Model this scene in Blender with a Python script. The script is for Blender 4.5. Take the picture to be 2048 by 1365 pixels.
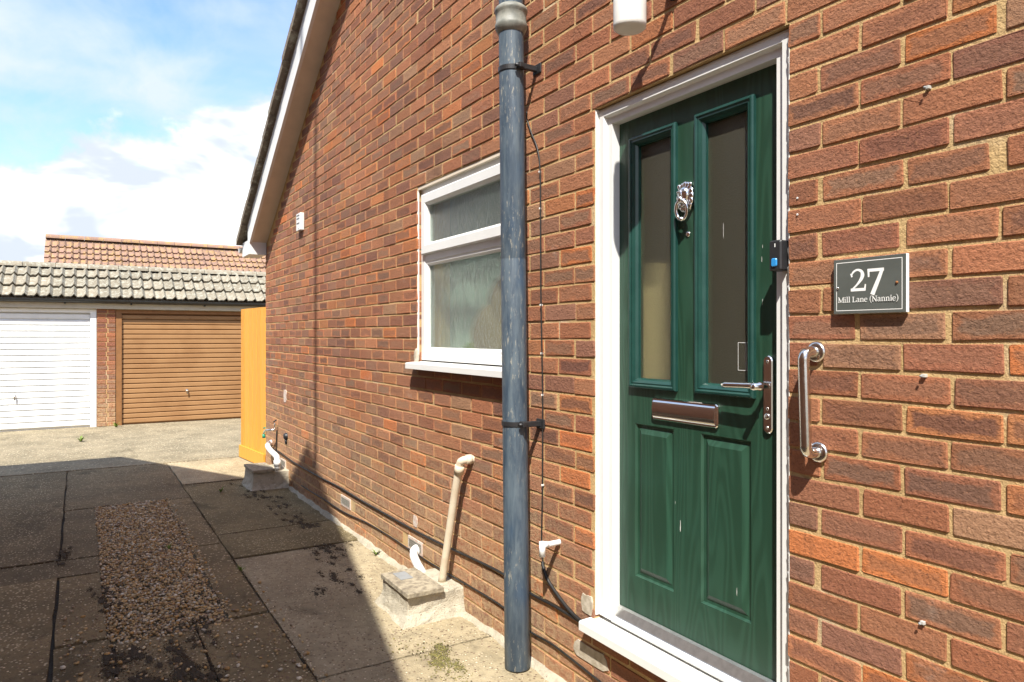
import bpy, bmesh, math, random
import numpy as np
from mathutils import Vector, Matrix
R = random.Random(7)
S = bpy.context.scene
COL = S.collection
for o in list(bpy.data.objects): bpy.data.objects.remove(o)

# ------------------------------------------------------------------ camera, sky, sun, exposure
CAM_H = 1.445; CAM_W = 1.72; CA = 0.8554; SA = 0.518; FPX = 1429.0; HORIZON = 672.7
cam = bpy.data.cameras.new('camera'); camo = bpy.data.objects.new('camera', cam); COL.objects.link(camo)
camo.location = (0, -CAM_W, CAM_H)
camo.rotation_euler = Vector((-CA, SA, 0)).to_track_quat('-Z', 'Y').to_euler()
cam.sensor_width = 36; cam.lens = FPX / 2048 * 36
cam.shift_y = -(682.5 - HORIZON) / 2048
cam.clip_start = 0.05; cam.clip_end = 3000
S.camera = camo
LIGHT = Vector((-1.22, 1.0, -2.15)).normalized()          # the way sunlight travels
sun = bpy.data.lights.new('sun', 'SUN'); sun.energy = 4.4; sun.angle = math.radians(0.55); sun.color = (1, 0.95, 0.86)
suno = bpy.data.objects.new('sun', sun); COL.objects.link(suno); suno.location = (6, -5, 12)
suno.rotation_euler = LIGHT.to_track_quat('-Z', 'Y').to_euler()
S.view_settings.view_transform = 'Standard'; S.view_settings.look = 'None'
S.view_settings.exposure = 1.10; S.view_settings.gamma = 1
S.view_settings.use_curve_mapping = False
S.cycles.max_bounces = 8; S.cycles.diffuse_bounces = 3; S.cycles.glossy_bounces = 3; S.cycles.transmission_bounces = 5

def nd(t, kind, **kw):
    n = t.nodes.new(kind)
    for k, v in kw.items():
        if k.startswith('i_'):
            key = k[2:]
            n.inputs[int(key) if key.isdigit() else key.replace('_', ' ')].default_value = v
        else: setattr(n, k, v)
    return n
def mth(t, op, a, b=None, c=None, clamp=False):
    n = t.nodes.new('ShaderNodeMath'); n.operation = op; n.use_clamp = clamp
    for i, v in enumerate((a, b, c)):
        if v is None: continue
        if isinstance(v, (int, float)): n.inputs[i].default_value = v
        else: t.links.new(v, n.inputs[i])
    return n.outputs[0]
def mix(t, fac, a, b, blend='MIX'):
    n = t.nodes.new('ShaderNodeMix'); n.data_type = 'RGBA'; n.blend_type = blend; n.clamp_factor = True
    for i, v in ((0, fac), (6, a), (7, b)):
        if isinstance(v, (int, float)): n.inputs[i].default_value = v
        elif isinstance(v, (tuple, list)): n.inputs[i].default_value = tuple(v) if len(v) == 4 else tuple(v) + (1,)
        else: t.links.new(v, n.inputs[i])
    return n.outputs[2]
def ramp(t, fac, lo, hi, a=0.0, b=1.0):
    n = t.nodes.new('ShaderNodeMapRange'); n.interpolation_type = 'SMOOTHSTEP'; n.clamp = True
    n.inputs[1].default_value = lo; n.inputs[2].default_value = hi; n.inputs[3].default_value = a; n.inputs[4].default_value = b
    t.links.new(fac, n.inputs[0]); return n.outputs[0]
def noise(t, vec, scale, detail=3, rough=.5, dist=0.0):
    n = t.nodes.new('ShaderNodeTexNoise'); n.inputs['Scale'].default_value = scale; n.inputs['Detail'].default_value = detail
    n.inputs['Roughness'].default_value = rough; n.inputs['Distortion'].default_value = dist
    if vec is not None: t.links.new(vec, n.inputs['Vector'])
    return n.outputs['Fac']
def mapping(t, vec, scale=(1, 1, 1), rot=(0, 0, 0), loc=(0, 0, 0)):
    n = t.nodes.new('ShaderNodeMapping'); n.inputs['Scale'].default_value = scale; n.inputs['Rotation'].default_value = rot
    n.inputs['Location'].default_value = loc
    t.links.new(vec, n.inputs['Vector']); return n.outputs[0]

def make_world():
    w = bpy.data.worlds.new('World'); S.world = w; w.use_nodes = True
    t = w.node_tree; t.nodes.clear()
    out = t.nodes.new('ShaderNodeOutputWorld'); bg = t.nodes.new('ShaderNodeBackground')
    sky = nd(t, 'ShaderNodeTexSky', sky_type='NISHITA', sun_disc=False)
    to = -LIGHT
    sky.sun_elevation = math.asin(to.z); sky.sun_rotation = math.atan2(to.x, to.y)
    sky.air_density = 1.0; sky.dust_density = 0.6; sky.ozone_density = 2.0
    tc = t.nodes.new('ShaderNodeTexCoord'); v = tc.outputs['Generated']
    sx = t.nodes.new('ShaderNodeSeparateXYZ'); t.links.new(v, sx.inputs[0]); z = sx.outputs[2]
    zz = mth(t, 'ADD', mth(t, 'MAXIMUM', z, 0.0), 0.12)
    dv = t.nodes.new('ShaderNodeVectorMath'); dv.operation = 'DIVIDE'; t.links.new(v, dv.inputs[0])
    cb = t.nodes.new('ShaderNodeCombineXYZ')
    for i in range(3): t.links.new(zz, cb.inputs[i])
    t.links.new(cb.outputs[0], dv.inputs[1])
    wv = mapping(t, dv.outputs[0], (1.0, 1.9, 0.0), (0, 0, 0.5), (3.1, 1.4, 0))
    wisp = noise(t, wv, 1.15, 6, .60, .35)
    veil = noise(t, mapping(t, v, (1.2, 1.2, 5.0), (0, 0, 0), (2, 5, 1)), 2.2, 3, .55, .2)
    wm = mth(t, 'MULTIPLY', ramp(t, wisp, .30, .74), .85)
    wm = mth(t, 'ADD', wm, mth(t, 'MULTIPLY', ramp(t, veil, .36, .62), .42), None, True)
    big = noise(t, mapping(t, v, (1, 1, 1.2), (0, 0, 0), (0.3, 0.55, 0)), 3.0, 2, .5, 0)
    fine = noise(t, mapping(t, v, (1, 1, 1.5)), 8.5, 6, .58, .25)
    hgt = mth(t, 'ADD', mth(t, 'MULTIPLY', big, .35), mth(t, 'MULTIPLY', fine, .20))
    cum = ramp(t, mth(t, 'SUBTRACT', hgt, mth(t, 'MULTIPLY', z, 1.0)), .0, .035)
    inner = noise(t, mapping(t, v, (1, 1, 2.2), (0, 0, 0), (4, 1, 2)), 6.5, 4, .55, .3)
    ccol = mix(t, ramp(t, inner, .40, .60), (2.55, 2.8, 3.2), (5.2, 5.2, 5.2))
    skyc = mix(t, 1.0, sky.outputs[0], (0.76, 0.88, 1.15), 'MULTIPLY')
    c1 = mix(t, wm, skyc, (2.55, 2.95, 3.45))
    c2 = mix(t, cum, c1, ccol)
    t.links.new(c2, bg.inputs[0]); bg.inputs[1].default_value = 0.15
    t.links.new(bg.outputs[0], out.inputs[0]); w.cycles.sampling_method = 'MANUAL'; w.cycles.sample_map_resolution = 256
make_world()

# ------------------------------------------------------------------ materials
def mat(name):
    m = bpy.data.materials.new(name); m.use_nodes = True; t = m.node_tree
    b = t.nodes['Principled BSDF']; return m, t, b
def pos(t): return t.nodes.new('ShaderNodeNewGeometry').outputs['Position']
def bump(t, b, h, strength=.5, dist=.002):
    n = t.nodes.new('ShaderNodeBump'); n.inputs['Strength'].default_value = strength; n.inputs['Distance'].default_value = dist
    t.links.new(h, n.inputs['Height']); t.links.new(n.outputs[0], b.inputs['Normal'])
def simple(name, col, rough=.5, metal=0.0, nscale=25, var=.12, bs=.1, bd=.001, col2=None, spec=.5):
    m, t, b = mat(name); p = pos(t)
    n = noise(t, p, nscale, 5, .6)
    c2 = col2 if col2 else tuple(x * (1 - var * 2) for x in col)
    t.links.new(mix(t, ramp(t, n, .35, .7), col, c2), b.inputs['Base Color'])
    b.inputs['Roughness'].default_value = rough; b.inputs['Metallic'].default_value = metal
    b.inputs['Specular IOR Level'].default_value = spec
    if bs: bump(t, b, noise(t, p, nscale * 6, 3), bs, bd)
    return m
M = {}
def brick_material(name, attr):
    m, t, b = mat(name); p = pos(t)
    if attr:
        a = nd(t, 'ShaderNodeAttribute', attribute_type='GEOMETRY', attribute_name='bcol'); col, al = a.outputs['Color'], a.outputs['Alpha']
    else:
        a = t.nodes.new('ShaderNodeObjectInfo'); col, al = a.outputs['Color'], a.outputs['Alpha']
    uv = t.nodes.new('ShaderNodeUVMap'); uv.uv_map = 'UVMap'
    s = t.nodes.new('ShaderNodeSeparateXYZ'); t.links.new(uv.outputs[0], s.inputs[0]); u, v = s.outputs[0], s.outputs[1]
    eu = mth(t, 'MULTIPLY', mth(t, 'MINIMUM', u, mth(t, 'SUBTRACT', 1.0, u)), 3.0)
    ev = mth(t, 'MINIMUM', v, mth(t, 'SUBTRACT', 1.0, v))
    e = mth(t, 'MINIMUM', eu, ev)
    blot = noise(t, mapping(t, p, (1, 1, 2.2)), 13, 3, .62, .4)
    e2 = mth(t, 'ADD', e, mth(t, 'MULTIPLY', mth(t, 'SUBTRACT', blot, .5), .75))
    cen = mth(t, 'MULTIPLY', ramp(t, e2, .10, .30), mth(t, 'FRACT', mth(t, 'MULTIPLY', al, 7.31)))
    dark = mix(t, al, (.130, .060, .050), (.25, .165, .110))
    c = mix(t, mth(t, 'MULTIPLY', cen, .85), col, dark)
    speck = noise(t, mapping(t, p, (1, 1, 1.5)), 105, 3, .75)
    c = mix(t, ramp(t, speck, .51, .70, 0, .72), c, (.085, .038, .028))
    c = mix(t, ramp(t, noise(t, mapping(t, p, (1, 1, 1), (0, 0, 0), (5, 2, 1)), 95, 3, .75), .56, .74, 0, .55), c, (.52, .25, .12))
    big = noise(t, p, 1.3, 2, .6)
    c = mix(t, ramp(t, big, .45, .75, 0, .22), c, (.42, .22, .12))
    eff = noise(t, mapping(t, p, (1, 1, 1.6), (0, 0, 0), (2, 9, 4)), 4.5, 4, .65)
    c = mix(t, ramp(t, eff, .63, .80, 0, .38), c, (.46, .40, .34))
    grime = noise(t, mapping(t, p, (2.2, 1, .55), (0, 0, 0), (6, 1, 3)), 2.4, 5, .65, .3)
    c = mix(t, ramp(t, grime, .56, .74, 0, .34), c, (.13, .075, .05))
    sz = t.nodes.new('ShaderNodeSeparateXYZ'); t.links.new(p, sz.inputs[0])
    dust = mth(t, 'MULTIPLY', ramp(t, mth(t, 'ADD', sz.outputs[2], mth(t, 'MULTIPLY', noise(t, p, 1.7, 4, .6), 1.1)), 1.75, .55), ramp(t, noise(t, p, 35, 3, .7), .30, .62))
    dust = mth(t, 'MULTIPLY', dust, ramp(t, sz.outputs[0], -2.0, -2.6))
    c = mix(t, mth(t, 'MULTIPLY', dust, .66), c, (.52, .38, .22))
    t.links.new(c, b.inputs['Base Color']); b.inputs['Roughness'].default_value = .9
    b.inputs['Specular IOR Level'].default_value = .2
    h = noise(t, mapping(t, p, (1, 1, 1.2), (0, .12, 0)), 80, 5, .76, .25)
    h2 = noise(t, p, 30, 2, .6)
    bump(t, b, mth(t, 'ADD', h, mth(t, 'MULTIPLY', h2, .6)), 1.0, .0100)
    return m
M['brick'] = brick_material('brick_single', False)
M['brick_mass'] = brick_material('brick_mass', True)
def mortar_mat():
    m, t, b = mat('mortar'); p = pos(t)
    c = mix(t, ramp(t, noise(t, p, 9, 5, .6), .35, .7), (.58, .395, .185), (.46, .31, .135))
    c = mix(t, ramp(t, noise(t, p, 130, 3, .75), .56, .70, 0, .6), c, (.20, .14, .07))
    c = mix(t, ramp(t, noise(t, mapping(t, p, (1, 1, 1), (0, 0, 0), (3, 3, 3)), 3.0, 5), .56, .72, 0, .5), c, (.62, .55, .44))
    t.links.new(c, b.inputs['Base Color']); b.inputs['Roughness'].default_value = .95
    bump(t, b, noise(t, p, 110, 4, .75), 1.0, .006); return m
M['mortar'] = mortar_mat()
def concrete(name, a, bcol, pebble, speck_amt, moss=.5, pscale=95):
    m, t, b = mat(name); p = pos(t)
    c = mix(t, ramp(t, noise(t, p, 2.3, 4, .62), .32, .68), a, bcol)
    c = mix(t, ramp(t, noise(t, p, 22, 3, .7), .42, .72, 0, .55), c, tuple(x * .48 for x in a))
    vo = t.nodes.new('ShaderNodeTexVoronoi'); vo.inputs['Scale'].default_value = pscale; t.links.new(p, vo.inputs['Vector'])
    sc = t.nodes.new('ShaderNodeSeparateColor'); t.links.new(vo.outputs['Color'], sc.inputs[0])
    pm = mth(t, 'MULTIPLY', ramp(t, vo.outputs['Distance'], .42, .22), mth(t, 'GREATER_THAN', sc.outputs[0], 1 - speck_amt))
    pc = mix(t, sc.outputs[1], pebble, tuple(min(1, x * 1.7) for x in pebble))
    pc = mix(t, mth(t, 'GREATER_THAN', sc.outputs[2], .7), pc, (.22, .15, .10))
    c = mix(t, pm, c, pc)
    st = noise(t, mapping(t, p, (1, 1.4, 1), (0, 0, .3), (7, 3, 0)), 1.5, 5, .68, .5)
    c = mix(t, ramp(t, st, .56, .70, 0, moss), c, (.055, .045, .026))
    c = mix(t, ramp(t, noise(t, mapping(t, p, (1, 1, 1), (0, 0, 0), (1, 8, 2)), 55, 3, .75), .62, .72, 0, moss * .8), c, (.05, .04, .025))
    t.links.new(c, b.inputs['Base Color']); b.inputs['Roughness'].default_value = .93
    b.inputs['Specular IOR Level'].default_value = .25
    h = mth(t, 'ADD', mth(t, 'MULTIPLY', pm, .6), noise(t, p, 120, 3, .7))
    h = mth(t, 'ADD', h, mth(t, 'MULTIPLY', noise(t, p, 14, 2), 1.4))
    bump(t, b, h, .9, .009); return m
M['slab'] = concrete('aggregate_slab', (.31, .235, .125), (.20, .155, .085), (.52, .43, .28), .70, .60, 58)
M['slab_b'] = concrete('aggregate_slab_dark', (.245, .19, .108), (.16, .125, .072), (.46, .38, .25), .66, .7, 62)
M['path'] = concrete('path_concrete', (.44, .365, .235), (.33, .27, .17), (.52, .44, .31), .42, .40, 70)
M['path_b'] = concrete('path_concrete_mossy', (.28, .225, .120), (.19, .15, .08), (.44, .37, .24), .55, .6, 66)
M['apron'] = concrete('apron_concrete', (.33, .275, .18), (.22, .185, .12), (.42, .36, .25), .55, .45, 40)
M['render'] = concrete('cement_render', (.50, .45, .35), (.40, .355, .265), (.5, .45, .36), .12, .12, 150)
M['joint'] = simple('joint_soil', (.055, .042, .027), .95, 0, 40, .2, .6, .006)
M['earth'] = simple('earth', (.12, .10, .06), .95, 0, 3, .2, .5, .02)
M['upvc'] = simple('white_plastic', (.74, .74, .72), .38, 0, 4, .03, .0)
M['upvc_old'] = simple('white_plastic_weathered', (.74, .73, .68), .5, 0, 9, .07, .05)
M['soffit'] = simple('soffit_board', (.72, .63, .50), .6, 0, 6, .05, .05)
M['sealant'] = simple('sealant', (.72, .71, .68), .7, 0, 60, .1, .3)
M['black'] = simple('black_plastic', (.022, .022, .024), .45, 0, 30, .15, .1)
M['cable'] = simple('black_cable', (.020, .019, .018), .5, 0, 60, .2, .15)
M['gutter'] = simple('gutter_plastic', (.030, .032, .034), .4, 0, 20, .2, .1)
M['cream_pipe'] = simple('cream_pipe', (.68, .60, .46), .45, 0, 10, .08, .1, .001, (.60, .50, .36))
M['alu'] = simple('aluminium', (.62, .62, .60), .32, .9, 40, .08, .08)
M['grey'] = simple('plaque_grey', (.105, .115, .105), .35, 0, 12, .08, .03)
M['white_print'] = simple('white_print', (.85, .85, .82), .5, 0, 5, .02, 0)
M['blue'] = simple('bell_button_blue', (.03, .26, .62), .3, 0, 5, .05, 0)
M['vent'] = simple('vent_clay', (.27, .25, .21), .85, 0, 40, .12, .4, .002)
M['whitewash'] = simple('whitewash', (.62, .56, .50), .9, 0, 50, .1, .6, .002, (.50, .34, .26))
M['cement_patch'] = simple('cement_patch', (.36, .31, .23), .92, 0, 30, .12, .8, .003, (.52, .46, .37))
M['fascia_grey'] = simple('garage_fascia', (.55, .50, .40), .6, 0, 8, .06, .1)
M['dark_room'] = simple('room_wall', (.50, .46, .33), .9, 0, 3, .05, 0)
M['room_floor'] = simple('room_floor', (.30, .22, .13), .7, 0, 3, .1, 0)
M['room_white'] = simple('room_white', (.78, .78, .70), .7, 0, 3, .03, 0)
M['curtain'] = simple('curtain_cloth', (.46, .56, .50), .9, 0, 6, .15, 0)
M['leaf'] = simple('weed_leaf', (.16, .24, .03), .7, 0, 20, .2, .1)
M['moss_mat'] = simple('moss_mat', (.085, .064, .038), 1, 0, 90, .3, 1.0, .006, (.040, .030, .018))
M['vent_surface'] = simple('aged_plastic', (.50, .49, .45), .6, 0, 60, .1, .2)
M['timber_lid'] = simple('weathered_board', (.36, .31, .22), .9, 0, 35, .2, .7, .003, (.17, .14, .10))
M['lead'] = simple('lead_grey', (.26, .27, .27), .6, 0, 20, .1, .3)
M['rust'] = simple('rusty_screw', (.30, .12, .04), .7, .5, 90, .2, .3)
M['neigh_tile'] = simple('neighbour_tile', (.20, .12, .085), .85, 0, 6, .15, .5, .01)
M['neigh_wall'] = simple('neighbour_wall', (.34, .22, .15), .9, 0, 5, .12, .5, .004)

def chrome_mat(name, col, rough):
    m, t, b = mat(name); p = pos(t)
    b.inputs['Base Color'].default_value = (*col, 1); b.inputs['Metallic'].default_value = 1
    t.links.new(ramp(t, noise(t, p, 60, 4, .6), .3, .8, rough, rough + .10), b.inputs['Roughness']); return m
M['chrome'] = chrome_mat('chrome', (.84, .82, .80), .05)
M['steel'] = chrome_mat('brushed_steel', (.74, .71, .67), .16)

def green_door():
    m, t, b = mat('green_door_skin'); p = pos(t)
    gn = noise(t, mapping(t, p, (5.5, 5.5, .62)), 1.25, 2, .45, .3)
    wv = mth(t, 'ADD', mth(t, 'MULTIPLY', mth(t, 'SINE', mth(t, 'MULTIPLY', gn, 95.0)), .5), .5)
    fine = noise(t, mapping(t, p, (60, 60, 3.5)), 6, 4, .65)
    gr = mth(t, 'ADD', mth(t, 'MULTIPLY', wv, .6), mth(t, 'MULTIPLY', fine, .22))
    c = mix(t, ramp(t, gr, .15, .75), (.014, .047, .027), (.020, .063, .038))
    c = mix(t, ramp(t, noise(t, p, 3.0, 4), .5, .75, 0, .35), c, (.026, .082, .056))
    t.links.new(c, b.inputs['Base Color']); b.inputs['Roughness'].default_value = .42
    bump(t, b, gr, .4, .0010); return m
M['green'] = green_door()
M['green_trim'] = simple('green_trim', (.010, .044, .036), .25, 0, 12, .12, .04, .001, (.015, .056, .046))

def frosted(name, tint, scale, bumpd, rough, transp):
    m, t, b = mat(name); t.nodes.remove(b); p = pos(t)
    out = t.nodes['Material Output']
    n = noise(t, mapping(t, p, (1, 1, .8)), scale, 3, .55, .8)
    bn = t.nodes.new('ShaderNodeBump'); bn.inputs['Strength'].default_value = 1; bn.inputs['Distance'].default_value = bumpd
    t.links.new(n, bn.inputs['Height'])
    rf = t.nodes.new('ShaderNodeBsdfRefraction'); rf.inputs['Color'].default_value = (*tint, 1); rf.inputs['Roughness'].default_value = rough; rf.inputs['IOR'].default_value = 1.12
    tr = t.nodes.new('ShaderNodeBsdfTransparent'); tr.inputs['Color'].default_value = (*tint, 1)
    gl = t.nodes.new('ShaderNodeBsdfGlossy'); gl.inputs['Roughness'].default_value = .10
    df = t.nodes.new('ShaderNodeBsdfDiffuse'); df.inputs['Color'].default_value = (*[x * .35 for x in tint], 1)
    for s in (rf, gl): t.links.new(bn.outputs[0], s.inputs['Normal'])
    fr = t.nodes.new('ShaderNodeFresnel'); fr.inputs['IOR'].default_value = 1.5; t.links.new(bn.outputs[0], fr.inputs['Normal'])
    m1 = t.nodes.new('ShaderNodeMixShader'); m1.inputs[0].default_value = transp; t.links.new(rf.outputs[0], m1.inputs[1]); t.links.new(tr.outputs[0], m1.inputs[2])
    m0 = t.nodes.new('ShaderNodeMixShader'); m0.inputs[0].default_value = .15; t.links.new(m1.outputs[0], m0.inputs[1]); t.links.new(df.outputs[0], m0.inputs[2])
    bf = t.nodes.new('ShaderNodeNewGeometry').outputs['Backfacing']; m2 = t.nodes.new('ShaderNodeMixShader'); t.links.new(mth(t, 'MULTIPLY', fr.outputs[0], mth(t, 'SUBTRACT', 1.0, bf)), m2.inputs[0]); t.links.new(m0.outputs[0], m2.inputs[1]); t.links.new(gl.outputs[0], m2.inputs[2])
    t.links.new(m2.outputs[0], out.inputs[0]); return m
M['glass_window'] = frosted('obscured_glass', (.80, .90, .84), 70, .008, .12, .40)
M['glass_door'] = frosted('frosted_glass', (.86, .80, .58), 240, .0025, .45, .30)

def pipe_paint():
    m, t, b = mat('weathered_blue_pipe'); p = pos(t)
    st = noise(t, mapping(t, p, (7, 7, 1.1)), 4, 7, .68, .3)
    c = mix(t, ramp(t, st, .34, .66), (.034, .055, .082), (.095, .125, .150))
    bl = noise(t, mapping(t, p, (1, 1, .35)), 5, 4, .6)
    c = mix(t, ramp(t, bl, .48, .7, 0, .65), c, (.030, .070, .135))
    sc = noise(t, mapping(t, p, (2.6, 2.6, .55), (0, 0, 0), (1, 2, 3)), 38, 6, .75)
    low = noise(t, p, 2.6, 3)
    sm = mth(t, 'MULTIPLY', ramp(t, sc, .56, .64), ramp(t, low, .40, .58))
    c = mix(t, mth(t, 'MULTIPLY', sm, .55), c, (.42, .39, .31))
    t.links.new(c, b.inputs['Base Color']); b.inputs['Roughness'].default_value = .48
    bump(t, b, mth(t, 'ADD', sm, noise(t, p, 60, 4)), .35, .0012); return m
M['pipe'] = pipe_paint()
M['collar'] = simple('weathered_grey_pvc', (.15, .155, .135), .55, 0, 18, .2, .3, .002, (.29, .29, .25))

def wood_mat():
    m, t, b = mat('stained_gate_board'); p = pos(t)
    g = noise(t, mapping(t, p, (14, 14, 1.2)), 3, 5, .6, .6)
    c = mix(t, ramp(t, g, .3, .75), (.66, .28, .025), (.52, .20, .016))
    oi = t.nodes.new('ShaderNodeObjectInfo'); c = mix(t, mth(t, 'MULTIPLY', oi.outputs['Random'], .5), c, (.76, .40, .06))
    t.links.new(c, b.inputs['Base Color']); b.inputs['Roughness'].default_value = .6
    bump(t, b, g, .3, .002); return m
M['gate'] = wood_mat()
def tile_mat(name, a, b2, lichen, amt, yellow=None):
    m, t, b = mat(name); p = pos(t)
    oi = t.nodes.new('ShaderNodeObjectInfo')
    geo = t.nodes.new('ShaderNodeNewGeometry')
    rnd = mth(t, 'FRACT', mth(t, 'ADD', oi.outputs['Random'], geo.outputs['Random Per Island']))
    c = mix(t, rnd, a, b2)
    li = noise(t, p, 17, 7, .72, .2)
    c = mix(t, ramp(t, li, .62 - amt * .25, .68, 0, .85), c, lichen)
    c = mix(t, ramp(t, noise(t, p, 55, 5, .75), .60, .70, 0, .6), c, (.07, .06, .04))
    if yellow:
        c = mix(t, mth(t, 'MULTIPLY', ramp(t, noise(t, p, 7, 5, .7), .48, .60), yellow), c, (.52, .33, .07))
    t.links.new(c, b.inputs['Base Color']); b.inputs['Roughness'].default_value = .93
    bump(t, b, noise(t, p, 70, 5, .7), .8, .008); return m
M['tile_old'] = tile_mat('lichened_tile', (.19, .165, .12), (.26, .22, .16), (.41, .41, .34), .70)
M['tile_red'] = tile_mat('red_brown_tile', (.22, .135, .10), (.29, .175, .128), (.38, .28, .19), .25, .38)
M['tile_dark'] = tile_mat('verge_tile', (.13, .10, .07), (.18, .14, .10), (.36, .35, .27), .55)
M['door_white'] = simple('white_garage_paint', (.82, .83, .82), .35, 0, 5, .04, 0)
M['door_brown'] = simple('tan_garage_paint', (.34, .185, .080), .45, 0, 3, .08, .05, .001, (.29, .15, .062))
M['door_brown_dark'] = simple('tan_garage_frame', (.27, .125, .045), .5, 0, 8, .1, .05)
def pebble_mat(name):
    m, t, b = mat(name); a = nd(t, 'ShaderNodeAttribute', attribute_type='GEOMETRY', attribute_name='bcol')
    c = mix(t, ramp(t, noise(t, pos(t), 220, 3), .4, .7, 0, .4), a.outputs['Color'], (.18, .12, .07))
    t.links.new(c, b.inputs['Base Color']); b.inputs['Roughness'].default_value = .65; return m
M['pebble'] = pebble_mat('gravel_pebble')
M['moss'] = pebble_mat('dry_moss'); M['moss'].node_tree.nodes['Principled BSDF'].inputs['Roughness'].default_value = 1

# ------------------------------------------------------------------ mesh helpers
def tag(o, label=None, cat=None, group=None, kind=None):
    if label: o['label'] = label
    if cat: o['category'] = cat
    if group: o['group'] = group
    if kind: o['kind'] = kind
    return o
def attach(o, parent):
    if parent is not None:
        o.parent = parent
        w = parent.get('_w') 
        if parent.parent is None and parent.type == 'EMPTY':
            o.matrix_parent_inverse = Matrix.Translation(-Vector(parent.location))
def empty(name, loc, label, cat, group=None):
    o = bpy.data.objects.new(name, None); o.empty_display_size = .1; o.location = loc; COL.objects.link(o)
    return tag(o, label, cat, group)
class MB:
    def __init__(s): s.v = []; s.f = []; s.sm = []
    def add(s, vs, fs, smooth=False):
        k = len(s.v); s.v += [tuple(x) for x in vs]
        for q in fs: s.f.append([i + k for i in q]); s.sm.append(smooth)
        return s
    def box(s, x0, x1, y0, y1, z0, z1, c=0.0):
        if c <= 0:
            vs = [(x, y, z) for x in (x0, x1) for y in (y0, y1) for z in (z0, z1)]
            return s.add(vs, [(0, 1, 3, 2), (4, 6, 7, 5), (0, 4, 5, 1), (2, 3, 7, 6), (0, 2, 6, 4), (1, 5, 7, 3)])
        bm = bmesh.new(); bmesh.ops.create_cube(bm, size=1)
        for w in bm.verts: w.co = Vector(((x0 + x1) / 2 + w.co.x * (x1 - x0), (y0 + y1) / 2 + w.co.y * (y1 - y0), (z0 + z1) / 2 + w.co.z * (z1 - z0)))
        bmesh.ops.bevel(bm, geom=bm.edges[:], offset=c, segments=2, affect='EDGES', profile=.5)
        return s.bm(bm)
    def bm(s, bm, smooth=False):
        bm.verts.index_update(); s.add([w.co[:] for w in bm.verts], [[w.index for w in f.verts] for f in bm.faces], smooth); bm.free(); return s
    def tube(s, pts, r, n=10, cap=True):
        pts = [Vector(p) for p in pts]; rr = r if isinstance(r, (list, tuple)) else [r] * len(pts)
        vs = []; prev = None
        for i, p in enumerate(pts):
            a = (pts[min(i + 1, len(pts) - 1)] - pts[max(i - 1, 0)]).normalized()
            if prev is None: u = a.orthogonal().normalized()
            else:
                u = prev - a * prev.dot(a); u.normalize()
            prev = u; w = a.cross(u)
            vs += [p + (u * math.cos(2 * math.pi * k / n) + w * math.sin(2 * math.pi * k / n)) * rr[i] for k in range(n)]
        fs = [(i * n + k, i * n + (k + 1) % n, (i + 1) * n + (k + 1) % n, (i + 1) * n + k) for i in range(len(pts) - 1) for k in range(n)]
        s.add(vs, fs, True)
        if cap:
            k0 = len(s.v) - len(vs)
            s.f.append([k0 + k for k in range(n)][::-1]); s.sm.append(False)
            s.f.append([k0 + (len(pts) - 1) * n + k for k in range(n)]); s.sm.append(False)
        return s
    def lathe(s, prof, mtx=Matrix(), n=24, smooth=True):
        vs = []
        for r, z in prof: vs += [mtx @ Vector((r * math.cos(2 * math.pi * k / n), r * math.sin(2 * math.pi * k / n), z)) for k in range(n)]
        fs = [(i * n + k, i * n + (k + 1) % n, (i + 1) * n + (k + 1) % n, (i + 1) * n + k) for i in range(len(prof) - 1) for k in range(n)]
        return s.add(vs, fs, smooth)
    def ring(s, x0, x1, z0, z1, prof, fill=False, bot=1.0):
        vs = []
        for q, y in prof:
            vs += [(x0 + q, y, z0 + q * bot), (x1 - q, y, z0 + q * bot), (x1 - q, y, z1 - q), (x0 + q, y, z1 - q)]
        fs = []
        for i in range(len(prof) - 1):
            for k in range(4):
                a, b2 = i * 4 + k, i * 4 + (k + 1) % 4; fs.append((a, b2, b2 + 4, a + 4))
        if fill: n = (len(prof) - 1) * 4; fs.append((n, n + 1, n + 2, n + 3))
        return s.add(vs, fs)
    def ell(s, c, r, seg=16, rings=10, rot=None):
        bm = bmesh.new(); bmesh.ops.create_uvsphere(bm, u_segments=seg, v_segments=rings, radius=1)
        mt = Matrix.Translation(Vector(c)) @ (rot.to_4x4() if rot else Matrix()) @ Matrix.Diagonal((*r, 1))
        bmesh.ops.transform(bm, matrix=mt, verts=bm.verts); return s.bm(bm, True)
    def build(s, name, m, parent=None, origin=None, fix=True):
        me = bpy.data.meshes.new(name); o3 = Vector(origin) if origin is not None else Vector((0, 0, 0))
        me.from_pydata([tuple(Vector(v) - o3) for v in s.v], [], s.f)
        me.polygons.foreach_set('use_smooth', s.sm)
        if fix:
            bm = bmesh.new(); bm.from_mesh(me); bmesh.ops.recalc_face_normals(bm, faces=bm.faces); bm.to_mesh(me); bm.free()
        me.materials.append(M[m] if isinstance(m, str) else m)
        o = bpy.data.objects.new(name, me); COL.objects.link(o); o.location = o3
        attach(o, parent); return o
def smooth_path(pts, sub=6):
    P = [Vector(p) for p in pts]; P = [P[0] * 2 - P[1]] + P + [P[-1] * 2 - P[-2]]; out = []
    for i in range(1, len(P) - 2):
        a, b, c, d = P[i - 1:i + 3]
        for k in range(sub):
            t = k / sub
            out.append(.5 * ((2 * b) + (c - a) * t + (2 * a - 5 * b + 4 * c - d) * t * t + (3 * b - a - 3 * c + d) * t ** 3))
    return out + [P[-2]]
def YM(x, y, z): return Matrix.Translation((x, y, z)) @ Matrix.Rotation(math.radians(90), 4, 'X')   # lathe axis points to -Y, off the wall
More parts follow.
